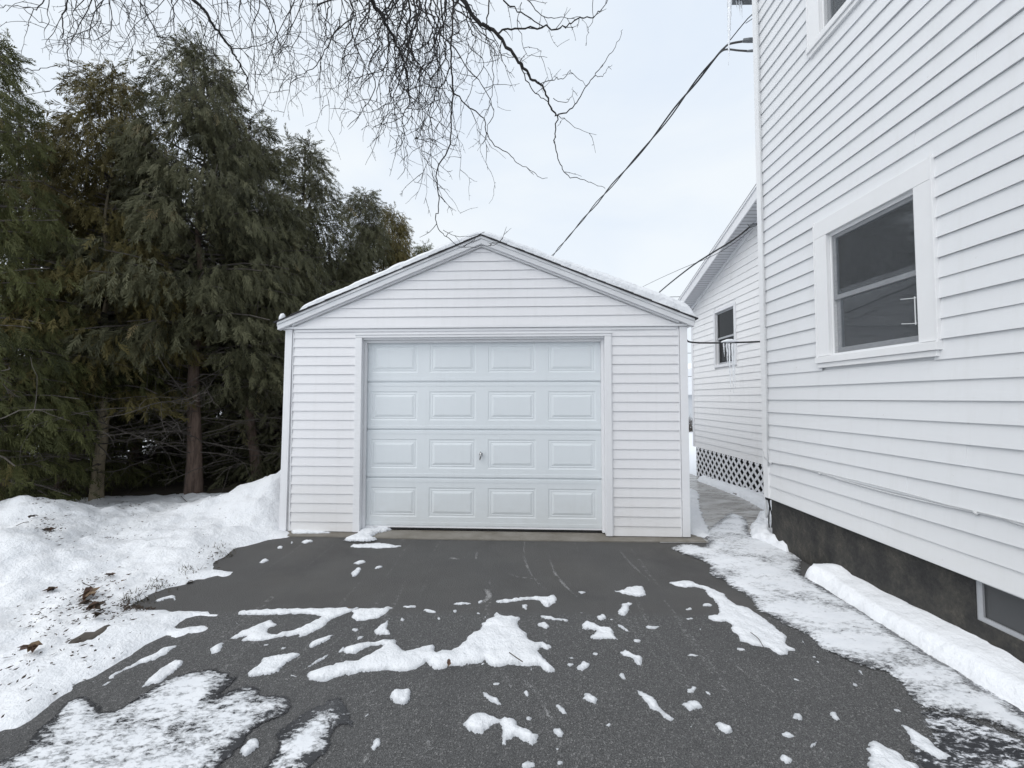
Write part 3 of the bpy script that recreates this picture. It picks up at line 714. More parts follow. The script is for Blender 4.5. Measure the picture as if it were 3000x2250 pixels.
# roof edge: back gutter poking past the corner, soffit, roof planes
GZ = 6.315
mb = MB(); mb.box(hl(2.60, HY + .17, GZ), hl(HX + 8.2, HY + .30, GZ + .02)); mb.box(hl(2.60, HY + .285, GZ + .0205), hl(HX + 8.2, HY + .30, GZ + .12)); mb.box(hl(2.60, HY + .17, GZ + .0205), hl(HX + 8.2, HY + .184, GZ + .12))
mb.box(hl(2.60, HY + .1845, GZ + .0205), hl(2.615, HY + .2845, GZ + .12)); mb.build("gutter", M_grey, house)
mb = MB(); mb.prism([(-.10, 6.46), (8.3, 6.46), (8.3, 6.54), (-.10, 6.54)], .16, Y_NEAR - HY - .2); mb.build("soffit", M_fascia, house)
mb = MB(); ym = (Y_NEAR + HY) / 2
mb.face([hl(2.58, HY + .22, 6.55), hl(HX + 8.3, HY + .22, 6.55), hl(HX + 8.3, ym, 8.8), hl(2.58, ym, 8.8)]); mb.face([hl(2.58, Y_NEAR - .25, 6.55), hl(HX + 8.3, Y_NEAR - .25, 6.55), hl(HX + 8.3, ym, 8.8), hl(2.58, ym, 8.8)])
mb.build("roof", M_shingle, house)
# rear wing
WX, WY = 3.95, 8.6
def soff(y): return 3.50 + (8.71 - y) * .365
mb = MB(); ww = (6.86, 7.63, 2.15, 3.28)
def wspan(za, zb):
    ymax0 = min(WY - .06, 8.71 - (za - 3.50) / .365) if za > 3.5 else WY - .06; ymax1 = min(WY - .06, 8.71 - (zb - 3.50) / .365) if zb > 3.5 else WY - .06
    if zb > ww[2] + .02 and za < ww[3] - .02: return [(HY, ww[0] + .02, HY, ww[0] + .02), (ww[1] - .02, ymax0, ww[1] - .02, ymax1)]
    return [(HY, ymax0, HY, ymax1)]
siding(mb, lambda u, o, z: hl(WX - o, u, z), SB, 4.9, .124, wspan, t=.014, seg=.5, seed=21)
for a, b, c, d in wall_rects(HY, WY - .003, SB + .004, 3.4, [(ww[0] + .06, ww[1] - .06, ww[2] + .05, ww[3] - .06)]): mb.box(hl(WX + .003, a, c), hl(WX + .15, b, d))
mb.face([hl(WX + .003, HY, 3.4), hl(WX + .003, WY - .003, 3.4), hl(WX + .003, WY - .003, 3.55), hl(WX + .003, HY, 5.1)])
mb.box(hl(WX + .155, WY - .15, SB), hl(WX + 5, WY - .004, 3.5))
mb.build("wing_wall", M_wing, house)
mb = MB(); mb.box(hl(WX - .022, WY - .065, SB - .004), hl(WX + .0, WY + .012, 3.52)); mb.box(hl(WX + .001, WY - .002, SB), hl(WX + .07, WY + .012, 3.5)); mb.build("corner_board", M_trim, house)
OV = .30
mb = MB()
def sof(x, y, dz=0): return hl(x, y, soff(y) + dz)
ya, yb = HY + .03, WY + .32
n = 70
for i in range(n):                                       # vented soffit boards under the rake
    y0 = ya + (yb - ya) * i / n; y1 = ya + (yb - ya) * (i + .9) / n; y2 = ya + (yb - ya) * (i + 1) / n
    mb.face([sof(WX - OV, y0), sof(WX + .0, y0), sof(WX + .0, y1), sof(WX - OV, y1)]); mb.face([sof(WX - OV, y1, .008), sof(WX, y1, .008), sof(WX, y2, .008), sof(WX - OV, y2, .008)])
mb.build("wing_soffit", m_paint("soffit_paint", (.60, .61, .64)), house)
mb = MB(); 
for z0, z1, x0, x1 in ((-.03, .125, WX - OV - .022, WX - OV - .001), (.1255, .16, WX - OV - .04, WX - OV - .001), (-.035, .0, WX - .05, WX - .016)):
    A = [hl(x0, ya, soff(ya) + z0), hl(x0, yb, soff(yb) + z0), hl(x0, yb, soff(yb) + z1), hl(x0, ya, soff(ya) + z1)]; B = [hl(x1, ya, soff(ya) + z0), hl(x1, yb, soff(yb) + z0), hl(x1, yb, soff(yb) + z1), hl(x1, ya, soff(ya) + z1)]
    mb.face(A); mb.face(B)
    for k in range(4): mb.face([A[k], A[(k + 1) % 4], B[(k + 1) % 4], B[k]])
mb.build("wing_rake_board", M_trim, house)
mb = MB(); mb.face([hl(WX - OV - .035, ya, soff(ya) + .165), hl(WX - OV - .035, yb + .03, soff(yb + .03) + .165), hl(WX + 5, yb + .03, soff(yb + .03) + .165), hl(WX + 5, ya, soff(ya) + .165)])
mb.face([hl(WX - OV - .035, ya, soff(ya) + .18), hl(WX - OV - .035, yb + .03, soff(yb + .03) + .18), hl(WX + 5, yb + .03, soff(yb + .03) + .18), hl(WX + 5, ya, soff(ya) + .18)]); mb.build("wing_roof", M_shingle, house)
mb = MB(); frame_boxes(mb, WX - .03, WX + .002, *ww[:2], *ww[2:], .06, .06, .05, .06); wwo = mb.build("window", M_trim, house, bevel=.002)
a, b, c, d = ww[0] + .0605, ww[1] - .0605, ww[2] + .051, ww[3] - .061; mid = (c + d) / 2
mb = MB(); frame_boxes(mb, WX + .03, WX + .05, a, b, c, mid + .015, .035, .035, .04, .03); lo = mb.build("sash", M_alu, wwo)
mb = MB(); mb.box(hl(WX + .038, a + .034, c + .039), hl(WX + .042, b - .034, mid - .014)); mb.build("pane", M_glass2, lo)
mb = MB(); frame_boxes(mb, WX + .012, WX + .029, a, b, mid - .02, d, .03, .03, .035, .03); hi = mb.build("sash", M_alu, wwo)
mb = MB(); mb.box(hl(WX + .019, a + .029, mid + .014), hl(WX + .023, b - .029, d - .029)); mb.build("pane", M_glass2, hi)
# lattice skirt: two layers of diagonal slats, near-black panels stand in for the shaded void behind
mb = MB(); y0, y1, z0, z1 = HY + .02, 8.46, -.16, SB - .002; sp = .168; sw = .021
def clipdiag(c, s):
    # line z = z0 + s*(y - c); clip to the box
    pts = []
    for y in (y0, y1):
        z = z0 + s * (y - c)
        if z0 <= z <= z1: pts.append((y, z))
    for z in (z0, z1):
        y = c + (z - z0) / s
        if y0 < y < y1: pts.append((y, z))
    pts = sorted(set(pts)); return (pts[0], pts[-1]) if len(pts) >= 2 else None
for s, xo in ((1.04, -.004), (-1.04, .004)):
    c = y0 - 2
    while c < y1 + 2:
        r = clipdiag(c, s)
        if r:
            (ya_, za_), (yb_, zb_) = r; dv = Vector((0, yb_ - ya_, zb_ - za_)); nl = Vector((0, -dv.z, dv.y)).normalized() * sw
            if dv.length > .02:
                P4 = [(ya_ + nl.y, za_ + nl.z), (ya_ - nl.y, za_ - nl.z), (yb_ - nl.y, zb_ - nl.z), (yb_ + nl.y, zb_ + nl.z)]
                A = [hl(WX - .02 + xo - .003, y, z) for y, z in P4]; B = [hl(WX - .02 + xo + .003, y, z) for y, z in P4]
                mb.face(A); mb.face(B)
                for k in range(4): mb.face([A[k], A[(k + 1) % 4], B[(k + 1) % 4], B[k]])
        c += sp
mb.build("lattice", M_trim, house)
mb = MB(); mb.box(hl(WX + .08, HY, -.3), hl(WX + .12, 8.44, SB - .01)); mb.box(hl(WX - .005, 8.45, -.3), hl(WX + 4, 8.49, SB - .01)); mb.build("shade_backing", M_dark, house)

# white cable stapled along the house wall
XW = HX - .020
def on_wall(c, pts, X=XW): return [at_x(*F(c, p), X) for p in pts]
crop7 = (2200, 1200, 2.07375); CROPS['S'] = crop7
mb = MB()
p1 = on_wall('S', [(78, 250), (82, 290), (105, 315), (160, 330), (260, 345), (420, 385), (560, 430), (700, 470), (850, 510), (1000, 545), (1180, 585), (1370, 625), (1520, 660), (1659, 705), (1900, 790)])
mb.tube(p1, .0055, 6)
p2 = on_wall('S', [(82, 285), (110, 318), (260, 342), (420, 378), (560, 412), (760, 460), (1000, 522), (1180, 575), (1370, 618), (1659, 690), (1900, 775)], XW - .006)
mb.tube(p2, .0035, 6)
vt = [(HX - .030, HY - .088 + .004 * math.sin(k * 1.3), .83 + k * .25) for k in range(22)]; mb.tube(vt, .005, 6); mb.tube([(HX - .031, HY - .099 + .008 * math.sin(k * 2.1), 1.1 + k * .3) for k in range(17)], .0035, 6)
for p in ((420, 388), (1370, 628), (122, 326)):
    q = on_wall('S', [p])[0]; mb.box((q.x - .012, q.y - .009, q.z - .009), (q.x + .008, q.y + .009, q.z + .009))
tag(mb.build("wall_cable", M_wcable, smooth=True), "thin white cable stapled across the lower siding of the tall house", "cable")
# cables under the house corner
for pts, r, m, nm, lab in (([(1465, 20), (1478, 60), (1492, 120), (1484, 220), (1483, 300), (1488, 352)], .006, M_black, "ground_cable", "black cable hanging straight down below the corner of the tall house"),
                           ([(1490, 40), (1488, 80), (1500, 140), (1518, 220), (1520, 300), (1514, 352)], .006, M_black, "ground_cable", "black cable bowing to the right below the corner of the tall house"),
                           ([(1452, 10), (1456, 90), (1458, 180), (1460, 245)], .010, M_wcable, "conduit", "white pipe at the foot of the tall house corner")):
    mb = MB(); mb.tube([at_depth(*F('K', p), 4.27) for p in pts], r, 8); tag(mb.build(nm, m, smooth=True), lab, "cable" if "cable" in nm else "pipe")
mb = MB(); c = at_depth(*F('K', (1478, 35)), 4.262); mb.box((c.x - .03, c.y - .02, c.z - .015), (c.x + .03, c.y + .008, c.z + .012)); tag(mb.build("cable_clamp", M_black, bevel=.003), "dark clamp gathering the cables under the house corner", "clamp")

# ------------------------------------------------------------------ overhead cables
def smoothpath(pts, k=6):
    out = []; P = [Vector(p) for p in pts]
    for i in range(len(P) - 1):
        p0, p1, p2, p3 = P[max(i - 1, 0)], P[i], P[i + 1], P[min(i + 2, len(P) - 1)]
        for j in range(k):
            t = j / k; out.append(.5 * ((2 * p1) + (p2 - p0) * t + (2 * p0 - 5 * p1 + 4 * p2 - p3) * t * t + (3 * p1 - p0 - 3 * p2 + p3) * t ** 3))
    out.append(P[-1]); return out
drop = [(2185, 120, 4.42), (2140, 128, 4.6), (2122, 140, 4.75), (2095, 170, 4.95), (2007, 280, 5.6), (1899, 420, 6.7), (1749, 594, 9.0), (1628, 738, 12.5), (1560, 815, 17.0)]
base = smoothpath([at_depth(x, y, Y) for x, y, Y in drop], 10)
drop2 = [(2195, 150, 4.42), (2165, 148, 4.5), (2122, 146, 4.75), (2095, 170, 4.97)] 
for lab, ph in (("thicker black overhead service cable running from the tall house over the garage", 0), ("thinner black cable twisted round the overhead service cable", math.pi)):
    mb = MB(); P = []; s = 0
    for k, p in enumerate(base):
        if k: s += (p - base[k - 1]).length
        a = s * 3.1 + ph; r = .019 * sstep(.5, 1.2, s) * (1 + .4 * math.sin(s * 1.7))
        P.append(p + Vector((0, 0, math.cos(a))) * r + Vector((.7, .7, 0)) * (math.sin(a) * r))
    if ph:
        pre = smoothpath([at_depth(x, y, Y) for x, y, Y in drop2], 5); P = pre + [q for q in P if q.y > 5.02]
    mb.tube(P, .0125 if not ph else .0105, 8); tag(mb.build("service_cable", M_black, smooth=True), lab, "cable", "service cables over the garage")
mb = MB(); mb.tube([at_depth(2137, 120, 4.62), at_depth(2165, 85, 4.5), at_depth(2190, 55, 4.4), at_depth(2203, 43, 4.3)], .006, 6); mb.tube([at_depth(2185, 68, 4.42), at_depth(2204, 55, 4.32)], .004, 6)
tag(mb.build("guy_wire", M_black, smooth=True), "short dark wire slanting up from the service cable to the tall house corner", "cable")
for (x0, x1, y, r, lab) in ((2176, 2212, 118, .026, "grey cable connector at the upper corner of the tall house"), (2188, 2212, 149, .014, "small grey cable clevis just below the connector on the tall house")):
    mb = MB(); mb.tube([at_depth(x0, y + 1, 4.36), at_depth((x0 + x1) / 2, y, 4.345), at_depth(x1 + 20, y - 1, 4.33)], [r * .8, r, r], 10); tag(mb.build("cable_connector", M_grey, bevel=.002), lab, "connector")
wing_runs = [([(2208, 655, 6.1), (2150, 702, 6.2), (2080, 745, 6.8), (2020, 785, 7.5), (1940, 849, 8.8), (1880, 905, 10.5)], .014, "thick dark cable from the wing gable down behind the garage roof"),
             ([(2206, 668, 6.1), (2148, 714, 6.15), (2078, 754, 6.75), (1990, 790, 7.8), (1895, 834, 9.6), (1830, 870, 11)], .0045, "thin wire from the wing gable above the thick dark cable")]
for run, r, lab in wing_runs:
    mb = MB(); mb.tube(smoothpath([at_depth(*q) for q in run], 6), r, 7); tag(mb.build("overhead_cable", M_black, smooth=True), lab, "cable")
mb = MB(); c = at_depth(2208, 660, 6.1); mb.tube([c + Vector((-.06, 0, -.02)), c, c + Vector((.06, .03, .03))], [.02, .03, .02], 10); mb.tube([c + Vector((-.10, 0, .02)), c + Vector((-.05, 0, -.04)), c + Vector((.05, 0, .02))], .008, 6)
tag(mb.build("cable_anchor", M_grey), "grey cable anchor under the wing gable soffit", "anchor")
# black cable between garage and house, with ice on it
cab = smoothpath([gw(HW + .02, .06, 2.26), at_depth(2012, 996, 4.44), at_depth(2022, 1002, 4.42), at_depth(2060, 1004.5, 4.38), at_depth(2140, 1004, 4.33), at_depth(2222, 1001, 4.28), (HX + .02, 4.262, at_depth(2222, 1001, 4.28).z)], 6)
mb = MB(); mb.tube(cab, .0095, 8); tag(mb.build("cable", M_black, smooth=True), "black cable strung level between the garage side and the house corner", "cable")
IY = 4.32
def icicle(name, top, length, r, lab, grp=None, lean=0.0, seed=0):
    mb = MB(); n = 18; P = []; Rr = []
    for k in range(n + 1):
        t = k / n; P.append(Vector(top) + Vector((lean * t + .004 * noise.noise((t * 4, seed, 1)), .003 * noise.noise((t * 4, seed, 5)), -length * t)))
        Rr.append(max(.0012, r * (1 - t) ** .8 * (1 + .16 * math.sin(t * 34 + seed) + .1 * noise.noise((t * 9, seed, 2)))))
    mb.tube(P, Rr, 9); tag(mb.build(name, M_icicle, smooth=True), lab, "icicle", grp)
for k, (x, y1, r, lab) in enumerate(((2120, 1045, .008, "shortest icicle at the left end of the icy lump on the black cable"), (2129, 1075, .010, "second icicle from the left under the icy lump on the black cable"),
                                (2136, 1148, .011, "long icicle in the middle of the cluster under the black cable"), (2145, 1152, .012, "longest icicle under the icy lump on the black cable"),
                                (2150, 1138, .009, "slim icicle beside the longest one under the black cable"), (2158, 1040, .006, "short icicle at the right end of the icy lump on the black cable"))):
    t = at_depth(x, 1006, IY); b = at_depth(x, y1, IY); icicle("icicle", t, t.z - b.z, r, lab, "icicles under the black cable", .006, k * 3.7)
mb = MB(); a = at_depth(2112, 1002, IY); b = at_depth(2164, 1001, IY); n = 12
mb.tube([a + (b - a) * (k / n) + Vector((0, 0, .012 * math.sin(math.pi * k / n))) for k in range(n + 1)], [.004 + .016 * math.sin(math.pi * k / n) * (1 + .3 * noise.noise((k * .9, 1, 1))) for k in range(n + 1)], 10)
tag(mb.build("ice_lump", M_snow, smooth=True), "white lump of ice and snow sitting on the black cable", "ice")
for k, (x, y1, r, lab) in enumerate(((2137, 192, .026, "long thick icicle hanging from the gutter end of the tall house"), (2157, 27, .007, "tiny icicle on the gutter nearest the long thick one"),
                                (2165, 45, .010, "short icicle on the gutter, middle of the three small ones"), (2171, 54, .010, "short icicle on the gutter closest to the house corner"))):
    t = at_depth(x, 5 if k else -20, HY + .25); t.z = GZ + .004; b = at_depth(x, y1, HY + .25); icicle("gutter_icicle", t, t.z - b.z, r, lab, "icicles on the house gutter", -.03 if k == 0 else .01, k * 5.1)

# ------------------------------------------------------------------ snow and ice lying on the driveway
def mound(H, e, z0=0.0, rough=1.0):
    def f(x, y, d):
        t = min(1, d / e); return z0 - .004 + (H + .004) * math.sqrt(max(0, 1 - (1 - t) ** 2)) * (.72 + .3 * rough * noise.noise((x * 13, y * 13, 2))) + (rough * .004 * noise.noise((x * 40, y * 40, 6)) if d > 0 else 0)
    return f
def snowpatch(c, pts, lab, H=.022, e=.05, res=None, amp=.013, z=0.0, nscale=30, mat=None, name="snow_patch", grp="snow patches on the driveway"):
    P = gpoly(c, pts, z); a = np.array(P); ext = max(np.ptp(a[:, 0]), np.ptp(a[:, 1]))
    res = res or max(.009, min(.022, ext / 24))
    o = sheet(name, P, mound(H, min(e, ext * .22), z), mat or M_patch, res, min(amp, ext * .045), nscale)
    return tag(o, lab, "snow", grp)
big = [
 ('M', [(-228, 1040), (-100, 1000), (0, 972), (70, 965), (150, 940), (200, 915), (275, 862), (200, 868), (140, 895), (100, 925), (0, 912), (-30, 895), (50, 870), (150, 850), (250, 828), (370, 828), (355, 850), (405, 905), (450, 900), (550, 862), (605, 868), (610, 910), (650, 895), (720, 900), (790, 850), (810, 810), (890, 770), (915, 715), (950, 685), (990, 685), (985, 660), (1015, 655), (1045, 680), (1100, 672), (1175, 688), (1140, 720), (1165, 755), (1210, 790), (1220, 830), (1270, 850), (1310, 840), (1375, 875), (1350, 898), (1290, 888), (1280, 905), (1310, 940), (1345, 980), (1400, 1030), (1350, 1052), (1270, 1000), (1200, 1005), (1100, 990), (1000, 1015), (950, 995), (930, 960), (900, 985), (800, 995), (720, 1000), (650, 1030), (590, 1020), (560, 980), (530, 990), (480, 1030), (400, 1042), (280, 1030), (140, 1040), (60, 1060), (0, 1065), (-117, 1105), (-207, 1100)], "largest snow patch, spread across the middle of the driveway with a broad peak", .04, .09),
 ('M', [(785, 1390), (820, 1320), (900, 1298), (970, 1315), (1020, 1335), (1070, 1325), (1130, 1350), (1150, 1390), (1210, 1410), (1285, 1450), (1275, 1495), (1245, 1520), (1240, 1555), (1210, 1510), (1150, 1470), (1090, 1475), (1060, 1525), (1030, 1520), (1045, 1465), (1020, 1370), (985, 1375), (930, 1430), (860, 1442), (805, 1430)], "snow patch of a round mound joined to a ragged arm, near the bottom edge", .035, .07),
 ('M', [(305, 1205), (340, 1160), (455, 1150), (450, 1200), (440, 1240), (390, 1258), (330, 1235)], "single round snow mound below the largest snow patch", .03, .05),
 ('M', [(975, 577), (1100, 560), (1200, 548), (1320, 545), (1390, 535), (1395, 580), (1340, 625), (1300, 605), (1285, 575), (1190, 570), (1030, 597)], "narrow snow streak along the asphalt seam ending in a wider lump", .02, .03),
 ('M', [(1560, 720), (1600, 703), (1680, 745), (1740, 750), (1770, 780), (1770, 800), (1805, 830), (1750, 825), (1720, 822), (1650, 832), (1600, 815), (1660, 770), (1620, 768), (1555, 758)], "cross shaped snow patch right of the largest patch", .022, .04),
 ('M', [(1740, 508), (1800, 510), (1850, 490), (1930, 475), (1965, 490), (1975, 550), (1880, 545), (1800, 525)], "wedge shaped snow patch on the bare asphalt in front of the right wall", .02, .04),
 ('M', [(1815, 595), (1850, 587), (1890, 590), (1870, 610), (1870, 640), (1840, 680), (1790, 665), (1800, 630), (1815, 615)], "upright lumpy snow patch just below the wedge shaped one", .02, .04),
 ('M', [(1280, 675), (1340, 672), (1400, 690), (1470, 698), (1478, 712), (1420, 708), (1340, 700), (1290, 690)], "thin straight snow sliver right of the largest patch's peak", .014, .02),
 ('M', [(1800, 915), (1840, 885), (1890, 920), (1960, 940), (1945, 1000), (1910, 990), (1880, 945), (1830, 935)], "hooked snow patch left of the star shaped snow patch", .016, .03),
 ('M', [(1900, 1150), (1950, 1165), (2030, 1200), (2060, 1250), (2090, 1290), (2160, 1340), (2140, 1362), (2085, 1345), (2070, 1310), (2000, 1280), (1960, 1225)], "long diagonal snow streak right of the middle of the driveway", .016, .03),
 ('M', [(200, 780), (240, 740), (300, 700), (318, 675), (300, 740), (310, 770), (328, 790), (280, 800), (235, 803)], "pointed triangular snow patch above the left end of the largest patch", .018, .04),
 ('M', [(55, 685), (80, 650), (0, 652), (-60, 655), (-20, 632), (90, 628), (200, 622), (330, 615), (450, 605), (530, 610), (520, 622), (430, 625), (345, 622), (290, 650), (315, 652), (240, 690), (170, 705), (100, 710)], "snow patch hanging from the seam line with a thin tail to the right", .018, .04),
 ('M', [(50, 215), (150, 205), (270, 200), (350, 215), (425, 222), (300, 238), (60, 232)], "flat snow strip on the asphalt before the left door jamb", .018, .04),
 ('L', [(1440, 705), (1560, 697), (1700, 690), (1900, 688), (2074, 684), (2200, 684), (2090, 728), (2010, 760), (1970, 800), (1880, 850), (1800, 880), (1760, 920), (1715, 950), (1700, 935), (1760, 890), (1830, 850), (1740, 860), (1620, 885), (1550, 895), (1460, 895), (1450, 880), (1500, 860), (1400, 885), (1340, 915), (1360, 930), (1350, 945), (1300, 970), (1275, 970), (1270, 935), (1310, 905), (1370, 890), (1400, 865), (1450, 835), (1550, 790), (1650, 760), (1690, 790), (1620, 820), (1640, 845), (1750, 835), (1880, 780), (1950, 740), (1850, 726), (1700, 730), (1560, 732), (1450, 735)], "branching snow patch hanging below the asphalt seam at the left", .022, .05),
 ('L', [(1870, 925), (1890, 890), (1980, 860), (2040, 845), (1990, 890), (1900, 930)], "small slanting snow sliver beside the branching patch", .016, .03),
 ('L', [(1490, 1085), (1580, 1030), (1590, 990), (1650, 980), (1720, 970), (1800, 955), (1835, 970), (1780, 1000), (1720, 1035), (1700, 1075), (1620, 1100), (1530, 1110)], "ragged snow patch left of the largest patch", .022, .05),
 ('L', [(1840, 1060), (1900, 1020), (2000, 960), (1990, 985), (1920, 1030), (1860, 1055)], "very thin slanting snow line just left of the largest patch", .012, .02),
 ('L', [(850, 1175), (880, 1140), (950, 1075), (1050, 1010), (1110, 1005), (1125, 1015), (1060, 1080), (960, 1150)], "smooth spindle shaped snow patch at the lower left", .024, .05),
 ('L', [(580, 1188), (640, 1140), (660, 1100), (760, 1050), (850, 1000), (1000, 925), (1100, 900), (1085, 915), (990, 985), (850, 1030), (750, 1070), (700, 1100), (680, 1140), (640, 1165)], "long ragged snow streak next to the snow bank at the left", .014, .03),
 ('L', [(1450, 1560), (1500, 1500), (1560, 1470), (1580, 1500), (1580, 1530), (1520, 1580), (1465, 1600)], "oval snow patch between the two crusted ice sheets at the bottom", .022, .04),
 ('L', [(940, 645), (990, 620), (1060, 605), (1078, 635), (1060, 648), (1040, 625), (960, 652)], "small forked snow patch at the left tip of the brownish asphalt", .012, .02),
 ('R', [(-107, 460), (-60, 450), (0, 445), (50, 445), (100, 470), (150, 480), (200, 500), (270, 530), (290, 560), (350, 600), (430, 620), (460, 640), (550, 700), (600, 740), (640, 780), (680, 800), (670, 850), (690, 870), (750, 885), (755, 900), (690, 900), (680, 940), (620, 935), (580, 905), (560, 880), (470, 870), (410, 850), (380, 870), (360, 840), (355, 790), (305, 770), (325, 740), (290, 715), (210, 715), (150, 690), (170, 670), (230, 655), (230, 610), (200, 570), (170, 545), (60, 552), (155, 530), (140, 500), (80, 490), (30, 490), (20, 512), (0, 490), (-40, 482)], "star shaped snow patch with a long thin tail beside the trodden ice", .022, .06),
 ('R', [(1190, 1500), (1250, 1475), (1290, 1500), (1340, 1530), (1400, 1560), (1450, 1610), (1550, 1650), (1560, 1720), (1250, 1760), (1195, 1660), (1190, 1600), (1210, 1570)], "snow patch cut by the bottom edge at the right", .025, .05),
 ('R', [(1410, 1378), (1450, 1385), (1530, 1430), (1600, 1470), (1650, 1530), (1720, 1570), (1780, 1600), (1700, 1620), (1620, 1590), (1540, 1540), (1470, 1490), (1465, 1450)], "ragged snow finger reaching into the dark wet ice", .016, .04),
]
for c, pts, lab, H, e in big: snowpatch(c, pts, lab, H, e)
# pale scuff lines on the asphalt
def m_scuff():
    q = Mat("asphalt_scuff"); q.col((.46, .46, .46)); q.rough(.8); e = q.attr('edge'); n = q.noise(q.coords(), 75, 5, .8); n2 = q.noise(q.coords(), 6, 3)
    a = q.math('ADD', q.math('ADD', n, q.math('MULTIPLY', n2, .45)), q.math('MULTIPLY', e, 7.0)); q.alpha(q.math('MULTIPLY', q.ramp(a, [(.77, 0.0), (.93, 1.0)]), .55)); return q.m
M_scuff = m_scuff()
for c, pts, wd in (('M', [(1190, 190), (1186, 290), (1235, 415), (1340, 515)], .03), ('M', [(1345, 270), (1375, 380), (1440, 470), (1530, 555)], .035), ('M', [(1800, 245), (1880, 340), (2000, 450)], .03), ('M', [(880, 250), (872, 310)], .03), ('M', [(930, 500), (960, 545), (900, 600)], .05),
                   ('M', [(700, 300), (760, 306)], .05), ('M', [(1080, 400), (1160, 425), (1300, 435)], .02), ('M', [(1160, 1070), (1270, 1180), (1330, 1290), (1380, 1370)], .03), ('M', [(1530, 1470), (1600, 1570), (1670, 1650)], .03), ('M', [(330, 1090), (230, 1150), (90, 1220)], .03), ('M', [(560, 1480), (600, 1560)], .04),
                   ('M', [(180, 1560), (130, 1650)], .03), ('R', [(330, 980), (420, 1060), (530, 1130), (610, 1180)], .025), ('R', [(230, 1110), (300, 1170)], .02), ('R', [(860, 1400), (960, 1480)], .02), ('M', [(1060, 1060), (1110, 1140)], .03), ('L', [(1560, 1130), (1780, 1118), (1900, 1120)], .02), ('M', [(640, 660), (760, 640), (1000, 605)], .015)):
    W = smoothpath([at_z(*F(c, p)) for p in pts], 4); A = []; B = []
    for i, p in enumerate(W):
        t = (W[min(i + 1, len(W) - 1)] - W[max(i - 1, 0)]).normalized(); o3 = Vector((-t.y, t.x, 0)) * (wd * .5 * (.4 + .6 * math.sin(math.pi * (i + .5) / len(W)))); A.append(tuple((p + o3)[:2])); B.append(tuple((p - o3)[:2]))
    tag(sheet("scuff", A + B[::-1], lambda x, y, d: .003, M_scuff, .012, .004, 30, 0), kind="structure")
# snow by the garage sill
for pts, lab, H in (([(10, 185), (60, 165), (95, 150), (140, 100), (200, 95), (215, 80), (270, 85), (300, 105), (355, 110), (280, 130), (230, 140), (200, 165), (240, 180), (190, 192), (60, 192)], "crumbled snow heap at the left door jamb of the garage", .05),
                    ([(1440, 105), (1500, 100), (1560, 102), (1640, 88), (1700, 105), (1725, 138), (1650, 127), (1560, 119)], "low snow heap at the right foot of the garage door", .03),
                    ([(1755, 125), (1800, 120), (1860, 124), (1950, 140), (2050, 143), (1980, 150), (1880, 152), (1760, 152)], "thin snow line under the right garage wall", .03),
                    ([(-330, 100), (-250, 112), (-180, 118), (-90, 128), (-60, 138), (-160, 140), (-250, 142), (-330, 140)], "thin snow line under the left garage wall", .03)):
    snowpatch('M', pts, lab, H, .05, z=.011, grp="snow along the garage sill")
dots = {'M': [(120, 328, 45, 10, -10), (95, 390, 36, 24, -25), (240, 360, 25, 10, -15), (575, 645, 38, 16, 0), (780, 595, 50, 9, 0), (900, 583, 22, 9, -5), (735, 643, 18, 8, 0), (888, 658, 14, 7, 0), (933, 680, 9, 7, 0), (632, 692, 15, 7, 0), (395, 696, 20, 13, -20), (90, 765, 28, 10, -5), (123, 816, 26, 10, -25),
    (1190, 615, 28, 17, 20), (1310, 735, 40, 22, 0), (1558, 522, 28, 8, 0), (1567, 652, 18, 6, 0), (1685, 685, 35, 19, 10), (1752, 697, 14, 6, 0), (2010, 747, 45, 14, 0), (1832, 757, 52, 11, 32), (1920, 835, 28, 12, 10), (1645, 920, 20, 14, 0), (1490, 945, 22, 7, 0), (1485, 990, 22, 13, 15), (1567, 1000, 40, 27, -40),
    (920, 985, 13, 11, 0), (1230, 1018, 10, 14, 0), (1822, 1065, 28, 20, 30), (1005, 1115, 22, 15, 0), (1200, 1178, 30, 18, 35), (975, 1210, 68, 24, 32), (1610, 1208, 62, 25, 25), (1425, 1280, 44, 24, 35), (225, 1508, 46, 30, -35), (685, 1303, 20, 10, 0), (1215, 1340, 25, 15, 0), (1408, 1430, 42, 30, -10), (1730, 1380, 22, 14, 0), (1400, 1535, 14, 12, 0), (1705, 1500, 10, 12, 0), (440, 1460, 8, 6, 0), (1420, 1625, 20, 22, 0), (1215, 1640, 45, 36, 0), (170, 1315, 22, 8, -30)],
  'L': [(1785, 1100, 20, 9, 0), (1615, 910, 18, 9, 0), (568, 1137, 11, 8, 0), (790, 1135, 12, 6, 0), (1605, 402, 27, 11, -10), (1705, 321, 22, 6, -5), (1773, 290, 10, 7, 0), (1865, 285, 36, 11, 0), (2075, 943, 22, 15, -20), (1440, 778, 10, 6, 0)],
  'R': [(157, 603, 30, 12, 5), (38, 630, 22, 9, 5), (45, 692, 25, 8, 5), (375, 890, 30, 11, 0), (70, 930, 40, 13, 5), (112, 760, 9, 8, 30), (60, 1155, 32, 22, 0), (165, 1175, 30, 9, 42), (65, 1255, 66, 36, 15), (265, 1400, 82, 24, 27), (745, 1328, 42, 25, 30), (983, 1322, 46, 19, 28), (685, 1445, 43, 20, 20), (845, 1510, 38, 18, -50), (670, 1605, 46, 32, 40), (1395, 1285, 35, 13, 20), (1115, 1120, 28, 9, 25), (740, 1088, 22, 9, 25), (850, 940, 18, 8, 10), (875, 970, 20, 7, 30), (1155, 1040, 25, 10, 40), (55, 1388, 12, 14, 0), (945, 1563, 7, 6, 0), (2030, 1635, 22, 10, 60), (728, 1155, 9, 6, 0), (785, 850, 26, 9, 50)]}
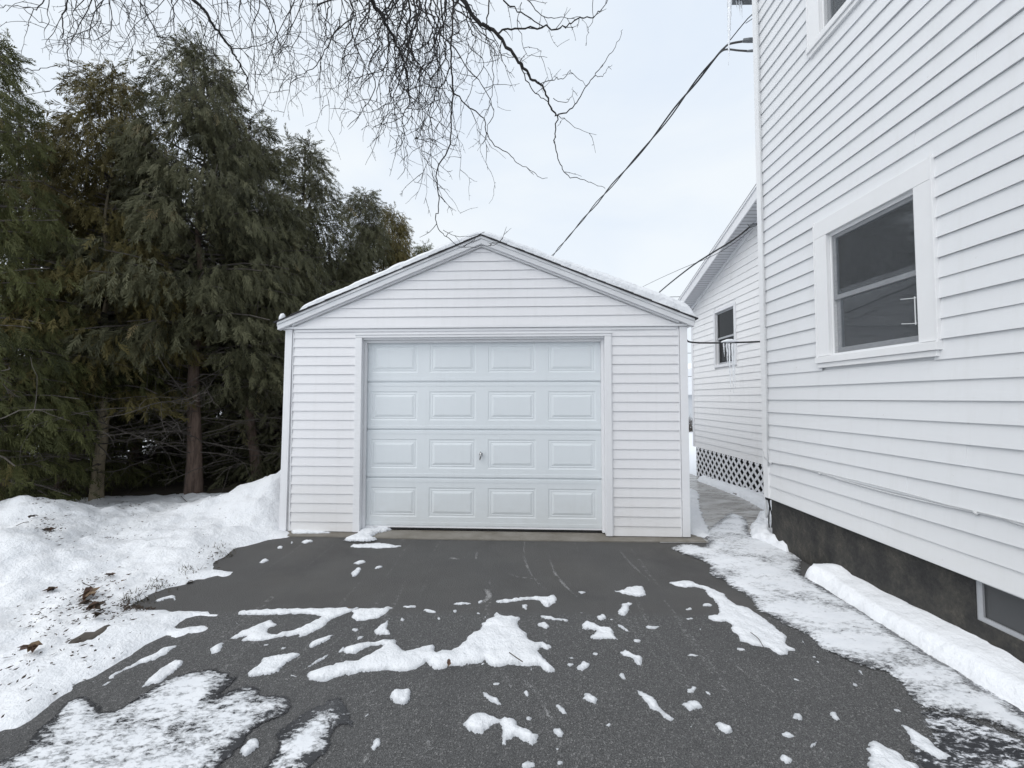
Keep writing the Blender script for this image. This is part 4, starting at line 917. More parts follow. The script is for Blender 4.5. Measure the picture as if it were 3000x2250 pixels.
for c, lst in dots.items():
    for (x, y, rx, ry, a) in lst:
        n = 11; P = []; ph = random.uniform(0, 6)
        for k in range(n):
            t = 2 * math.pi * k / n; q = 1 + .2 * math.sin(2 * t + ph) + random.uniform(-.24, .24); ex, ey = rx * math.cos(t) * q, ry * math.sin(t) * q; ca, sa = math.cos(R_(a)), math.sin(R_(a)); P.append((x + ex * ca - ey * sa, y + ex * sa + ey * ca))
        Pg = np.array(gpoly(c, P)); ext = min(np.ptp(Pg[:, 0]), np.ptp(Pg[:, 1]))
        snowpatch(c, P, "small clump of white snow lying alone on bare grey asphalt", min(.018, ext * .22), ext * .4, res=max(.006, ext / 11), amp=.012, mat=M_clump, name="snow_clump", grp="small snow clumps on the driveway")
# crusted ice at the lower left
def thin(z): return lambda x, y, d: z + .010 * min(1, max(0, d - .02) / .05) * (1 + .5 * noise.noise((x * 9, y * 9, 1)))
iL = gpoly('L', [(380, 1275), (440, 1235), (530, 1222), (575, 1252), (610, 1285), (600, 1315), (640, 1318), (720, 1300), (850, 1220), (960, 1145), (1050, 1100), (1180, 1070), (1320, 1052), (1350, 1075), (1400, 1080), (1390, 1110), (1480, 1098), (1440, 1135), (1390, 1170), (1340, 1215), (1400, 1185), (1470, 1165), (1560, 1160), (1590, 1205), (1640, 1217), (1755, 1212), (1785, 1265), (1755, 1328), (1660, 1380), (1590, 1405), (1540, 1440), (1490, 1500), (1430, 1570), (1340, 1665), (1260, 1760), (700, 1830), (-300, 1830), (-300, 1640), (0, 1610), (90, 1580), (150, 1540), (165, 1490), (245, 1410), (330, 1345)])
tag(sheet("ice_sheet", iL, thin(.004), M_iceL, .03, .012, 14), "wide crusted sheet of speckled ice with dark wet rim at the lower left", "ice")
iJ = gpoly('L', [(1595, 1660), (1660, 1580), (1685, 1520), (1650, 1475), (1690, 1430), (1750, 1390), (1830, 1330), (1890, 1290), (1980, 1270), (1990, 1240), (2074, 1225), (2125, 1308), (2165, 1390), (2125, 1422), (2060, 1410), (2022, 1465), (2012, 1545), (1912, 1628), (1892, 1665), (1860, 1760), (1540, 1760)])
tag(sheet("ice_sheet", iJ, thin(.004), M_iceL, .025, .010, 14), "smaller crusted ice tongue with dark wet rim left of the bottom middle", "ice")
# trodden ice at the right
K2R = lambda pts: [((F('K', p)[0] - 2000) * 2.212, (F('K', p)[1] - 1500) * 2.212) for p in pts]
iR = K2R([(690, 465), (810, 490), (800, 540), (770, 565), (680, 540), (550, 525), (400, 575), (480, 615), (600, 670), (700, 700), (790, 730), (840, 760), (820, 830), (840, 880), (910, 910), (980, 920), (1030, 980), (1100, 1030), (1200, 1060), (1280, 1140), (1330, 1200)]) + \
     [(470, 640), (600, 700), (700, 760), (820, 810), (870, 870), (950, 920), (1000, 940), (1080, 990), (1200, 1020), (1330, 1060), (1400, 1100), (1440, 1190), (1510, 1275), (1640, 1300), (1800, 1340), (1960, 1370), (2212, 1480), (2400, 1570), (2400, 1440), (2212, 1325), (2100, 1235), (1950, 1150), (1800, 1035), (1600, 925), (1450, 825), (1300, 725), (1150, 632), (1000, 548), (900, 495), (800, 430), (770, 380), (790, 290), (760, 255), (560, 195), (440, 150), (420, 40), (300, 0), (150, 120), (60, 150)]
o = sheet("ice_sheet", gpoly('R', iR), thin(.006), M_iceR, .03, .018, 14)
tag(o, "long trodden sheet of grey white ice between the driveway and the house", "ice")
wz = gpoly('R', [(1480, 1250), (1620, 1255), (1750, 1295), (1870, 1325), (2000, 1370), (2212, 1465), (2400, 1560), (2500, 1850), (1650, 1850), (1520, 1700), (1440, 1600), (1330, 1540), (1480, 1480), (1570, 1430), (1500, 1340)])
tag(sheet("wet_ice", wz, lambda x, y, d: .003, M_wet, .04, .01, 14), "dark wet glaze of ice with white flecks at the bottom right", "ice")
# ridge of snow along the foundation
rid = [(2.50, 3.42), (2.505, 3.2), (2.50, 2.9), (2.485, 2.6), (2.49, 2.3), (2.505, 2.05), (2.51, 1.75), (2.47, 1.4), (2.45, 1.0), (2.44, .3), (2.745, .3), (2.745, 3.36), (2.70, 3.47), (2.58, 3.49)]
RY = [.3, 1.0, 1.4, 1.75, 2.05, 2.3, 2.6, 2.9, 3.2, 3.42]; RX = [2.44, 2.45, 2.47, 2.51, 2.505, 2.49, 2.485, 2.5, 2.505, 2.5]
def ridge(x, y, d):
    df = min(x - float(np.interp(y, RY, RX)) - .03 * max(0, noise.noise((y * 2.6, 3, 9)) + .2), (3.50 - y) * 1.2); df = max(0, min(df, d) if df < .08 else df)
    h = .128 + .055 * noise.noise((y * 1.9, 2, 2)) + .02 * noise.noise((y * 5.5, 7, 2)) - .02 * sstep(1.7, 1.2, y)
    e = min(1, df / (.075 + .04 * noise.noise((y * 2.4, 6, 1)))); f = min(1, df / .24)
    z = h * ((1 - (1 - e) ** 2.2) * .66 + .34 * f ** 1.2)
    for k, hh in enumerate((.3, .48, .66)): z -= .005 * math.exp(-((z / h - hh - .05 * noise.noise((y * 2.1, k * 5, 1))) / .04) ** 2)
    return z + .006 * noise.noise((x * 9, y * 4, 3)) * (1 if d > .01 else 0) + (0 if d > .001 or x > 2.7 else -.004)
tag(sheet("snow_ridge", rid, ridge, M_ridge, .014, .022, 6), "long smooth ridge of packed snow against the dark foundation", "snow")
# heaps at the house corner and along the lattice
kp = gpoly('K', [(1280, 430), (1295, 472), (1390, 492), (1480, 532), (1560, 572), (1640, 612), (1700, 624), (1790, 604)], .01) + [(2.80, 3.62), (2.85, 4.32), (3.4, 4.6), (3.93, 4.9), (3.93, 5.4)] + gpoly('K', [(1395, 195), (1335, 285), (1305, 345), (1285, 400)], .01)
tag(sheet("snow_heap", kp, mound(.13, .14, .008, 1.8), M_snow, .016, .025, 18), "chunky snow heap around the foot of the tall house corner", "snow")
lp = gpoly('W', [(395, 965), (440, 985), (520, 1020), (600, 1060), (690, 1105), (760, 1140), (840, 1190), (905, 1240)], -.05) + [(3.6, 4.9), (3.98, 4.7), (3.98, 8.5)]
tag(sheet("snow_heap", lp, lambda x, y, d: path_z(x, y) - .004 + .10 * min(1, d / .12) ** .6 * (1 + .3 * noise.noise((x * 9, y * 9, 4))), M_snow, .03, .02, 12), "snow strip along the foot of the white lattice", "snow")
gp = [tuple(gw(HW + .0, .12, 0)[:2]), tuple(gw(HW + .0, 5.2, 0)[:2])] + gpoly('W', [(390, 1045), (410, 1090), (415, 1150), (420, 1210), (440, 1290), (475, 1370), (490, 1420), (520, 1470), (470, 1480), (400, 1465)], -.02)
tag(sheet("snow_strip", gp, lambda x, y, d: path_z(x, y) + .002 + .035 * min(1, d / .08) * (1 + .35 * noise.noise((x * 14, y * 14, 4))), M_patch, .03, .03, 11), "trampled snow strip along the right side of the garage", "snow")

# ------------------------------------------------------------------ debris on the snow
mb = MB()
def litter(x, y, s):
    z = bank_z(x, y) + .012; a = random.uniform(0, 6.3); l = s * random.uniform(.6, 2.2); w_ = s * random.uniform(.25, .6); ca, sa = math.cos(a), math.sin(a)
    mb.face([(x + ca * l, y + sa * l, z + random.uniform(0, .01)), (x - sa * w_, y + ca * w_, z + .006), (x - ca * l, y - sa * l, z + random.uniform(0, .01)), (x + sa * w_, y - ca * w_, z)])
for cx, cy, n, sx, sy in ((230, 240, 60, 90, 60), (300, 350, 40, 60, 30), (620, 560, 90, 120, 60), (560, 680, 110, 110, 50), (300, 760, 50, 120, 60), (850, 630, 80, 60, 30), (1000, 540, 60, 80, 30), (1350, 350, 60, 60, 25), (800, 120, 30, 80, 40), (780, 640, 40, 40, 20), (600, 950, 30, 200, 60), (150, 1050, 30, 120, 100), (1000, 200, 30, 300, 80), (400, 60, 30, 300, 40), (700, 280, 20, 60, 30)):
    for _ in range(int(n * 1.7)):
        p = at_z(*F('L', (random.gauss(cx, sx), random.gauss(cy, sy))), .08)
        if 1.3 < p.y < 7 and inside(bpoly, np.array([[p.x, p.y]]))[0]: litter(p.x, p.y, random.uniform(.004, .012))
tag(mb.build("leaf_litter", M_litter), "scattered dark bits of leaves and bark on the snow bank", "litter", kind="stuff")
mb = MB()
for cx, cy, n, s in ((1380, 345, 60, 45), (1150, 470, 40, 30), (980, 555, 50, 40), (850, 625, 60, 45), (780, 650, 30, 30)):
    for _ in range(n):
        p = at_z(*F('L', (random.gauss(cx, s), random.gauss(cy, s * .35))), .02); h = random.uniform(.015, .045); b = Vector((p.x, p.y, max(0, bank_z(p.x, p.y)) + .0)); a = random.uniform(0, 6.3)
        t = b + Vector((math.cos(a) * h * .9, math.sin(a) * h * .9, h)); o2 = Vector((-math.sin(a), math.cos(a), 0)) * .003; mb.face([b - o2, b + o2, t])
tag(mb.build("dead_grass", m_simple("dead_grass_blade", (.07, .06, .04), .9)), "sparse dead grass along the edge of the brownish asphalt", "grass", kind="stuff")
def leaf_clump(name, c, p, s, mats, lab, n=4, z=None):
    s *= .72; q = at_z(*F(c, p), .09 if z is None else z); zz = bank_z(q.x, q.y) + .008 if z is None else z
    mb = MB()
    for k in range(n):
        o3 = Vector((random.uniform(-1, 1) * s * .9, random.uniform(-1, 1) * s * .5, .01 + s * .25 * k / n)); a = random.uniform(0, 6.3); u = Vector((math.cos(a), math.sin(a), random.uniform(-.3, .5))) * s; v = Vector((-math.sin(a), math.cos(a), random.uniform(-.2, .6))) * (s * .45); up = Vector((0, 0, s * random.uniform(.2, .5)))
        tip, tl = o3 + u, o3 - u
        for sg in (-1, 1):
            m1, m2 = o3 + u * .35 + v * sg + up, o3 - u * .4 + v * sg * .8 + up * .8; i = k % len(mats)
            mb.face([tl, o3 - u * .4, m2], i); mb.face([o3 - u * .4, o3 + u * .35, m1, m2], i); mb.face([o3 + u * .35, tip, m1], i)
    o = mb.build(name, mats); o.location = (q.x, q.y, zz); return tag(o, lab, "leaf", "dead leaves on the snow")
leaf_clump("dead_leaf", 'L', (310, 565), .045, [M_leaf, M_litter], "dark reddish crumpled leaves left of the big leaf clump on the snow bank", 5)
leaf_clump("dead_leaf", 'L', (540, 590), .07, [M_leaf2, M_leaf], "biggest clump of curled brown leaves on the snow bank", 6)
leaf_clump("dead_leaf", 'L', (520, 640), .04, [M_litter, M_leaf], "dark wet leaves just below the biggest clump on the snow bank", 5)
leaf_clump("dead_leaf", 'L', (665, 470), .04, [M_leaf, M_litter], "dark curled leaf above the biggest leaf clump on the snow bank", 3)
leaf_clump("dead_leaf", 'L', (745, 517), .03, [M_leaf2], "single tan leaf right of the biggest leaf clump on the snow bank", 1)
leaf_clump("dead_leaf", 'L', (190, 940), .05, [M_leaf, M_leaf2], "lowest rusty brown leaf clump at the left edge", 5)
leaf_clump("dead_leaf", 'L', (180, 305), .04, [M_litter], "blackish leaf at the upper left of the snow bank", 4)
leaf_clump("dead_leaf", 'L', (300, 352), .05, [M_litter, M_leaf], "dark leaf heap right of the blackish leaf on the snow bank", 5)
leaf_clump("dead_leaf", 'L', (1150, 470), .035, [M_litter], "dark leaf at the edge of the brownish asphalt", 3)
leaf_clump("dead_leaf", 'L', (580, 690), .05, [M_litter, M_leaf], "flat dark leaf pile just above the bare brown patch", 6)
leaf_clump("dead_leaf", 'L', (600, 735), .035, [M_litter, M_leaf], "small dark leaf bits touching the bare brown patch", 5)
leaf_clump("dead_leaf", 'M', (695, 1000), .035, [M_leaf2, M_leaf], "tan leaf under the edge of the largest snow patch", 2, .02)
leaf_clump("dead_leaf", 'M', (52, 632), .02, [M_leaf2], "tiny tan leaf on the seam line snow", 1, .02)
leaf_clump("dead_leaf", 'W', (700, 1105), .04, [M_leaf], "red brown leaf on the snow by the lattice", 2, .03)
def stick(c, pts, r, lab, z=None):
    P = []
    for p in pts:
        q = at_z(*F(c, p), .1 if z is None else z); P.append((q.x, q.y, (bank_z(q.x, q.y) + .012) if z is None else z))
    mb = MB(); mb.tube(smoothpath(P, 4), r, 5); tag(mb.build("twig", M_dead), lab, "twig", "fallen twigs on the snow")
stick('L', [(280, 0), (380, 22), (480, 48)], .006, "long dark stick lying on the upper snow bank")
stick('L', [(90, 360), (130, 330), (165, 315)], .003, "thin stick pointing at the blackish leaf")
stick('L', [(510, 520), (560, 530), (570, 560)], .003, "bent thin twig above the biggest leaf clump")
stick('L', [(1100, 0), (1130, 15), (1160, 32)], .004, "short stick on the snow bank below the reddish trunk")
stick('L', [(1650, 20), (1700, 15)], .004, "short stick beside the garage's left corner")
stick('M', [(1088, 910), (1130, 940), (1175, 970)], .003, "thin dark stick on the largest snow patch", .045)
stick('R', [(440, 780), (490, 820), (525, 878)], .0025, "thin curved stick on the star shaped snow patch", .028)
# wet dark line where the ridge and the trodden ice drain
wl = [(2.36, 3.36), (2.40, 2.9), (2.37, 2.5), (2.35, 2.1), (2.32, 1.7), (2.28, 1.2), (2.24, .7), (2.6, .7), (2.62, 3.3), (2.55, 3.44)]
tag(sheet("wet_ice", wl, lambda x, y, d: .0025, M_wet, .03, .015, 10), "dark wet line of glazed asphalt at the foot of the snow ridge", "ice")
# bare earth showing through the snow
so = gpoly('L', [(385, 925), (430, 890), (560, 840), (650, 800), (700, 800), (640, 845), (540, 895), (430, 922)], .06)
tag(sheet("bare_patch", so, lambda x, y, d: bank_z(x, y) + .006 - .02 * (d <= 0), M_soil, .02, .008), "long bare brown patch showing through the snow at the left", "bare ground")

# ------------------------------------------------------------------ evergreen hedge trees
def spray_template(seed):
    r = random.Random(seed); Q = []
    Lm = 1.0; prev = None
    def blade(a, b, w0, w1, nrm):
        d = (b - a).normalized(); s = d.cross(nrm).normalized(); m = a + (b - a) * .55
        Q.append([a, m + s * w0 * 1.25, b, m - s * w0 * 1.25])
    def ax(t): return Vector((t, 0, -.45 * t * t))
    nb = 7
    for k in range(nb):
        t0 = .12 + .8 * k / nb; p = ax(t0)
        for sg in (-1, 1):
            l = (.36 - .26 * abs(t0 - .35)) * r.uniform(.6, 1.3) * (1 - .35 * t0); an = R_(r.uniform(16, 40)); d = Vector((math.cos(an), sg * math.sin(an), r.uniform(-.75, -.05)))
            blade(p, p + d * l,   .019 * r.uniform(.7, 1.3), .006, Vector((0, r.uniform(-.3, .3), 1)))
    blade(ax(0), ax(.5), .010, .014, Vector((0, 0, 1))); blade(ax(.5), ax(1.0), .022, .006, Vector((0, 0, 1)))
    return np.array([[tuple(v) for v in q] for q in Q])          # (nq, 4, 3)
TEMPL = [spray_template(s) for s in (1, 2, 3, 4)]
def make_crown(seed, H, R, zb, nb, ns, sparse_top=0.0, droop=1.0, lopsided=0.0):
    """returns crown quads with tints, plus the branch skeleton"""
    r = random.Random(seed); verts = []; tints = []; limbs = []; lo_off = r.uniform(0, 50)
    for b in range(nb):
        t = ((b + r.random()) / nb) ** .92; z = zb + (H - zb) * t; ang = r.uniform(0, 2 * math.pi)
        prof = (1 - t) ** .55 * (.78 + .22 * math.sin(min(1, t * 5) * math.pi / 2)) + .05
        lump = 1 + .32 * noise.noise((math.cos(ang) * 1.5, math.sin(ang) * 1.5, z * .8 + lo_off))
        rad = R * prof * lump * r.uniform(.75, 1.08)
        if t > .72 and r.random() < sparse_top: continue
        d = Vector((math.cos(ang), math.sin(ang), 0)); p0 = Vector((0, 0, z - rad * .25)); rise = r.uniform(.05, .3) * (1 - t) + .35 * t
        P = [p0 + d * (rad * f) + Vector((0, 0, rad * (rise * f - .32 * droop * f * f * (1 - t)))) + Vector((r.uniform(-.03, .03), r.uniform(-.03, .03), 0)) for f in (0, .25, .5, .75, 1.0)]
        limbs.append((P, .010 + .012 * (1 - t)))
        tb = r.random()
        m = max(12, int(ns * (rad / R) ** .75))
        for s in range(m):
            f0 = .30 * (1 - t); f = f0 + (1 - f0) * (r.random() ** .75); k = min(3, int(f * 4)); q = P[k].lerp(P[k + 1], f * 4 - k); side = Vector((-d.y, d.x, 0)) * r.gauss(0, .09 + .12 * rad * f); q = q + side + Vector((0, 0, -abs(r.gauss(.0, .13))))
            out = (d * r.uniform(.35, 1.1) + side * r.uniform(.6, 2.2) + Vector((r.gauss(0, .25), r.gauss(0, .25), -r.uniform(.45, 1.7) * droop + 1.5 * max(0, t - .75) * 4 * r.random()))).normalized()
            nrm = Vector((r.gauss(0, 1), r.gauss(0, 1), r.gauss(0, .8))); yv = nrm.cross(out)
            if yv.length < .1: continue
            yv.normalize(); zv = out.cross(yv)
            if zv.z < 0: yv, zv = -yv, -zv
            sc = r.uniform(.12, .32) * (1 - .15 * t); Mx = np.array([out, yv, zv]) * sc
            T = TEMPL[r.randrange(4)]; verts.append((T.reshape(-1, 3) @ Mx + np.array(q)).reshape(-1, 4, 3)); tints.append(np.full(len(T), min(1, max(0, .40 * tb + .60 * r.random()))))
    # leader tip
    return np.concatenate(verts), np.concatenate(tints), limbs
def crown_mesh(name, Q, T, mat):
    n = len(Q); me = bpy.data.meshes.new(name); me.vertices.add(4 * n); me.vertices.foreach_set('co', Q.reshape(-1).astype(np.float32)); me.loops.add(4 * n); me.loops.foreach_set('vertex_index', np.arange(4 * n, dtype=np.int32))
    me.polygons.add(n); me.polygons.foreach_set('loop_start', np.arange(0, 4 * n, 4, dtype=np.int32)); me.update(calc_edges=True)
    at = me.attributes.new('tint', 'FLOAT', 'POINT'); at.data.foreach_set('value', np.repeat(T, 4).astype(np.float32)); me.materials.append(mat); return me
def twig_walk(r, p, d, l, n, wob, grav=0.0):
    P = [Vector(p)]; d = Vector(d).normalized()
    for k in range(n):
        d = (d + Vector((r.gauss(0, wob), r.gauss(0, wob), r.gauss(0, wob) - grav))).normalized(); P.append(P[-1] + d * (l / n))
    return P
def limbs_mesh(limbs):
    mb = MB()
    for P, rr in limbs: mb.tube(P, [rr, rr * .8, rr * .6, rr * .45, rr * .3], 5, cap=False)
    return mb
def dead_mesh(seed, z0, z1, n, R):
    r = random.Random(seed); mb = MB()
    for _ in range(n):
        z = r.uniform(z0, z1); a = r.uniform(0, 6.283); d = Vector((math.cos(a), math.sin(a), r.uniform(-.15, .45))); l = R * r.uniform(.45, 1.1)
        P = twig_walk(r, (0, 0, z), d, l, 8, .16, .03); mb.tube(P, [.009 * (1 - .75 * k / 8) + .0015 for k in range(9)], 4, cap=False)
        for _k in range(r.randint(3, 6)):
            k = r.randint(2, 7); t = P[k]; dd = (P[k] - P[k - 1]).normalized() + Vector((r.gauss(0, .6), r.gauss(0, .6), r.gauss(-.1, .4))); Q = twig_walk(r, t, dd, l * r.uniform(.15, .45), 5, .22, .04); mb.tube(Q, [.0042 - .0005 * i for i in range(6)], 3, cap=False)
    return mb
VAR = []
for vi, (seed, H, R, zb, nb, ns, sp) in enumerate(((11, 7.0, 1.6, 2.3, 150, 115, 0), (23, 6.4, 1.3, .75, 130, 85, .25), (37, 6.8, 1.45, 2.0, 140, 110, 0), (53, 6.4, 1.5, .15, 190, 85, 0))):
    Q, T, limbs = make_crown(seed, H, R, zb, nb, ns, sp)
    VAR.append((Q, T, limbs, H))
CM = {}
def evergreen(x, y, H, var, fol, lab, rz=0.0, sxy=1.0, trunk_r=.10, trunk_mat=None, lean=(0, 0), deadz=(.5, 2.2), ndead=26, deadR=1.5, trunk_pts=None):
    Q, T, limbs, H0 = VAR[var]
    z = bank_z(x, y) - .05 if y < 16.5 and x > -13.5 else gz(x, y)
    t = thing("cedar_tree", lab, "tree", (x, y, z), rz, "cedar trees beside the garage"); s = H / H0; key = (var, fol)
    if key not in CM: CM[key] = crown_mesh("crown", Q, T, M_fol[fol])
    c = bpy.data.objects.new("crown", CM[key]); COL.objects.link(c); c.parent = t; c.scale = (sxy, sxy, s)
    if ('l', var) not in CM:
        o = limbs_mesh(limbs).build("limb", M_dead, t); CM['l', var] = o.data
    else:
        o = bpy.data.objects.new("limb", CM['l', var]); COL.objects.link(o); o.parent = t
    o.scale = (sxy, sxy, s); tag(o, kind="stuff")
    mb = MB(); n = 12
    P = [Vector((lean[0] * min(1, k / 5) + .03 * math.sin(k * 1.3 + x), lean[1] * min(1, k / 5) + .03 * math.cos(k * 1.7 + y), H * .97 * k / n)) for k in range(n + 1)]
    P = [p - Vector((lean[0], lean[1], 0)) for p in P]; P.insert(0, P[0] + Vector((0, 0, -.2)))
    rr = [trunk_r * 1.25] + [trunk_r * (1.18 if k == 0 else 1) * max(.05, 1 - 1.25 * k / n) + .005 for k in range(n + 1)]
    mb.tube(smoothpath(P, 3), [rr[min(len(rr) - 1, i // 3)] + (rr[min(len(rr) - 1, i // 3 + 1)] - rr[min(len(rr) - 1, i // 3)]) * ((i % 3) / 3) for i in range(len(smoothpath(P, 3)))], 10)
    mb.build("trunk", trunk_mat or M_bark, t, smooth=True)
    if ndead:
        d = dead_mesh(int(x * 100 + y * 37), deadz[0], deadz[1], ndead, deadR).build("dead_branch", M_dead, t); tag(d, kind="stuff")
    return t
evergreen(-6.3, 4.35, 5.85, 1, 0, "cedar at the left edge with thin see-through top and low hanging sprays", 0.4, .86, .07, M_bark, (0, 0), (.4, 2), 22)
evergreen(-6.12, 5.62, 6.6, 2, 1, "olive brown cedar with a pale slender trunk, second from the left edge", 2.2, .92, .07, M_bark2, (-.08, 0), (.4, 2.4), 30)
evergreen(-5.08, 6.05, 7.35, 0, 2, "tallest dark cedar with a thick reddish trunk in front", 1.1, 1.0, .105, M_bark, (0, 0), (.6, 2.2), 50, deadR=1.7)
evergreen(-6.5, 6.35, 5.9, 2, 0, "cedar on two leaning trunks left of the reddish trunk", 3.9, .95, .085, M_bark, (-.72, .1), (.3, 2), 40)
evergreen(-4.95, 6.95, 6.85, 2, 2, "grey green cedar with a leaning trunk right of the reddish trunk", .3, 1.12, .09, M_bark, (-.27, .1), (.3, 2.3), 50, deadR=1.7)
evergreen(-4.62, 8.2, 7.35, 3, 2, "dense cedar rising behind the left end of the garage roof", 4.4, 1.3, .10, ndead=40)
evergreen(-3.9, 9.7, 7.2, 2, 2, "drooping cedar behind the garage, third from the right end of the row", 2.6, .95, .10, ndead=14)
evergreen(-3.6, 11.1, 7.4, 0, 1, "brownish green cedar behind the garage, next to the last of the row", .9, .95, .10, ndead=0)
evergreen(-3.05, 12.7, 7.0, 2, 0, "last cedar of the row, lowest beside the garage roof peak", 5.2, .95, .10, ndead=0)
evergreen(-7.5, 5.6, 6.0, 3, 0, "added cedar filling the back row behind the see-through left cedar", 1.9, 1.0, .09, ndead=14)  # second row added to block light so the hedge stays dark inside
evergreen(-7.2, 7.3, 6.4, 3, 0, "added cedar in the back row behind the olive brown one", 5.6, 1.0, .09, ndead=14)
evergreen(-6.4, 8.6, 6.4, 3, 0, "added cedar in the back row behind the tallest one", 3.3, 1.05, .09, ndead=14)
evergreen(-5.6, 9.9, 6.4, 3, 0, "added cedar in the back row behind the grey green one", 2.0, 1.05, .09, ndead=0)
evergreen(-5.15, 8.3, 6.0, 3, 2, "added bushy low cedar darkening the gap between the reddish trunk and the garage", 2.7, .9, .09, ndead=30)  # more low crowns added to darken the hedge and close bright gaps
evergreen(-8.4, 8.4, 6.4, 3, 0, "added cedar far back at the left edge of the hedge", 2.9, 1.05, .09, ndead=0)
evergreen(-5.0, 11.6, 6.4, 3, 0, "farthest added cedar of the back row, mostly hidden by the dense one", 4.0, 1.05, .09, ndead=0)

# ------------------------------------------------------------------ bare tree reaching over from behind the camera
tree = thing("bare_tree", "leafless tree whose dark drooping branches hang down from the top of the picture", "tree", (-2.2, -2.6, 0))
TB = Vector((-2.2, -2.6, 0))
r = random.Random(99)
tw = MB()
def tl(P): return [p - TB for p in P]
def rough_tube(mb, P, r0, r1, n=6):
    k = len(P); mb.tube(tl(P), [(r0 + (r1 - r0) * (i / (k - 1))) * (1 + .14 * noise.noise((i * .9, r0 * 300, 1))) for i in range(k)], n, cap=False)
def side_twigs(P, r0, dens, lmin, lmax, depth, grav, up=0.0):
    acc = 0
    for i in range(1, len(P)):
        seg = (P[i] - P[i - 1]); acc += seg.length * dens
        while acc > r.random() + .2:
            acc -= 1; d = seg.normalized(); a = Vector((r.gauss(0, 1), r.gauss(0, 1), r.gauss(0, 1))); a -= d * a.dot(d)
            if a.length < .01: continue
            a.normalize(); dd = d * r.uniform(.3, .9) + a * r.uniform(.5, 1.0) + Vector((0, 0, up)); l = r.uniform(lmin, lmax); n = max(3, int(l / .045))
            p = P[i - 1].lerp(P[i], r.random()); Q = twig_walk(r, p, dd, l, n, .20, grav)
            tw.tube(tl(Q), [max(.0016, r0 * (1 - .6 * k / n)) for k in range(n + 1)], 3, cap=False)
            # knobbly spurs
            for k in range(1, n):
                if r.random() < .5:
                    sd_ = Vector((r.gauss(0, 1), r.gauss(0, 1), r.gauss(0, 1))).normalized() * r.uniform(.008, .022); tw.tube(tl([Q[k], Q[k] + sd_]), [r0 * .8, r0 * .5], 3, cap=False)
            if depth > 0: side_twigs(Q, r0 * .72, dens * .75, lmin * .45, lmax * .5, depth - 1, grav * .7, up)
def branch(c, pts, Y0, Y1, r0, r1, dens=4, lmax=.4, depth=1, grav=.06, up=0.0, name="branch"):
    n = len(pts); W = [at_depth(*F(c, p), Y0 + (Y1 - Y0) * i / (n - 1)) for i, p in enumerate(pts)]; P = smoothpath(W, 4)
    P = [p + Vector((r.gauss(0, .006), r.gauss(0, .006), r.gauss(0, .006))) for p in P]
    mb = MB(); rough_tube(mb, P, r0, r1, 7); o = mb.build(name, M_twig, tree, smooth=True); side_twigs(P, min(.0046, max(.0028, r0 * .5)), dens, .08, lmax, depth, grav, up); return P
branch('A', [(1120, -150), (1250, 0), (1320, 60), (1380, 160), (1440, 240), (1500, 320), (1545, 400), (1590, 480), (1610, 560), (1640, 640), (1690, 740)], 3.2, 3.9, .016, .003, 6, .5)
branch('A', [(1100, -80), (1115, 0), (1125, 100), (1130, 230), (1142, 330), (1132, 400)], 3.3, 3.6, .0055, .002, 6, .3)
branch('A', [(440, -60), (430, 0), (415, 100), (400, 230), (435, 310), (440, 400), (410, 530), (300, 600)], 3.1, 3.4, .0055, .0018, 5, .35)
branch('A', [(735, -60), (725, 0), (722, 150), (700, 210), (600, 260), (480, 235)], 3.3, 3.6, .0045, .0016, 7, .35)
branch('A', [(690, -30), (600, 120), (590, 260), (660, 340), (620, 420)], 3.4, 3.6, .004, .0014, 6, .35)
branch('A', [(310, -40), (250, 40), (120, 40), (-20, 48)], 3.0, 3.1, .004, .002, 6, .4)
branch('A', [(-40, 400), (150, 440), (250, 450), (330, 430), (450, 430), (560, 465)], 3.2, 3.3, .0035, .0015, 3, .3)
branch('A', [(150, 60), (260, 140), (380, 190), (480, 270), (560, 300)], 3.2, 3.5, .003, .0014, 6, .35)
branch('A', [(880, -40), (930, 60), (1010, 190), (1060, 300), (1000, 420), (880, 410)], 3.4, 3.7, .0035, .0013, 7, .35)
branch('A', [(1500, 320), (1640, 300), (1760, 260), (1850, 230), (2000, 210)], 3.5, 3.7, .004, .0015, 7, .4)
branch('A', [(1700, -40), (1770, 130), (1800, 260), (1850, 400), (1880, 500)], 3.3, 3.7, .006, .002, 8, .4)
branch('A', [(2212, 130), (2130, 290), (2050, 420), (1960, 480), (1880, 540)], 3.4, 3.6, .006, .0015, 8, .4)
branch('B', [(120, -130), (190, 0), (250, 80), (300, 170), (340, 250), (380, 330), (410, 420), (430, 520), (450, 640)], 3.0, 3.5, .019, .004, 10, .55)
branch('B', [(310, 200), (310, 330), (280, 450), (240, 560), (230, 690)], 3.2, 3.4, .0075, .002, 9, .45)
branch('B', [(700, -120), (785, 0), (850, 90), (920, 170), (1010, 220), (1080, 300), (1150, 390), (1190, 450), (1240, 510), (1290, 540), (1330, 610), (1370, 720), (1400, 750)], 2.9, 3.4, .0175, .006, 3.0, .32, 1, .02)
branch('B', [(1400, 750), (1385, 860), (1390, 970), (1430, 1080), (1470, 1135), (1550, 1160), (1640, 1195), (1715, 1225)], 3.4, 3.6, .0055, .002, 2.5, .22)
branch('B', [(1010, 220), (1060, 195), (1150, 185), (1300, 175), (1400, 185), (1470, 160), (1550, 120), (1640, 95), (1690, 60), (1745, -10)], 3.1, 3.4, .008, .003, 5, .28, 1, -.04)
branch('B', [(1030, -20), (1100, 40), (1190, 100), (1300, 170)], 3.1, 3.25, .006, .004, 6, .3, 1, -.04)
branch('B', [(1200, -30), (1260, 60), (1340, 120), (1420, 110), (1520, 130)], 3.2, 3.4, .004, .002, 6, .3, 1, -.04)
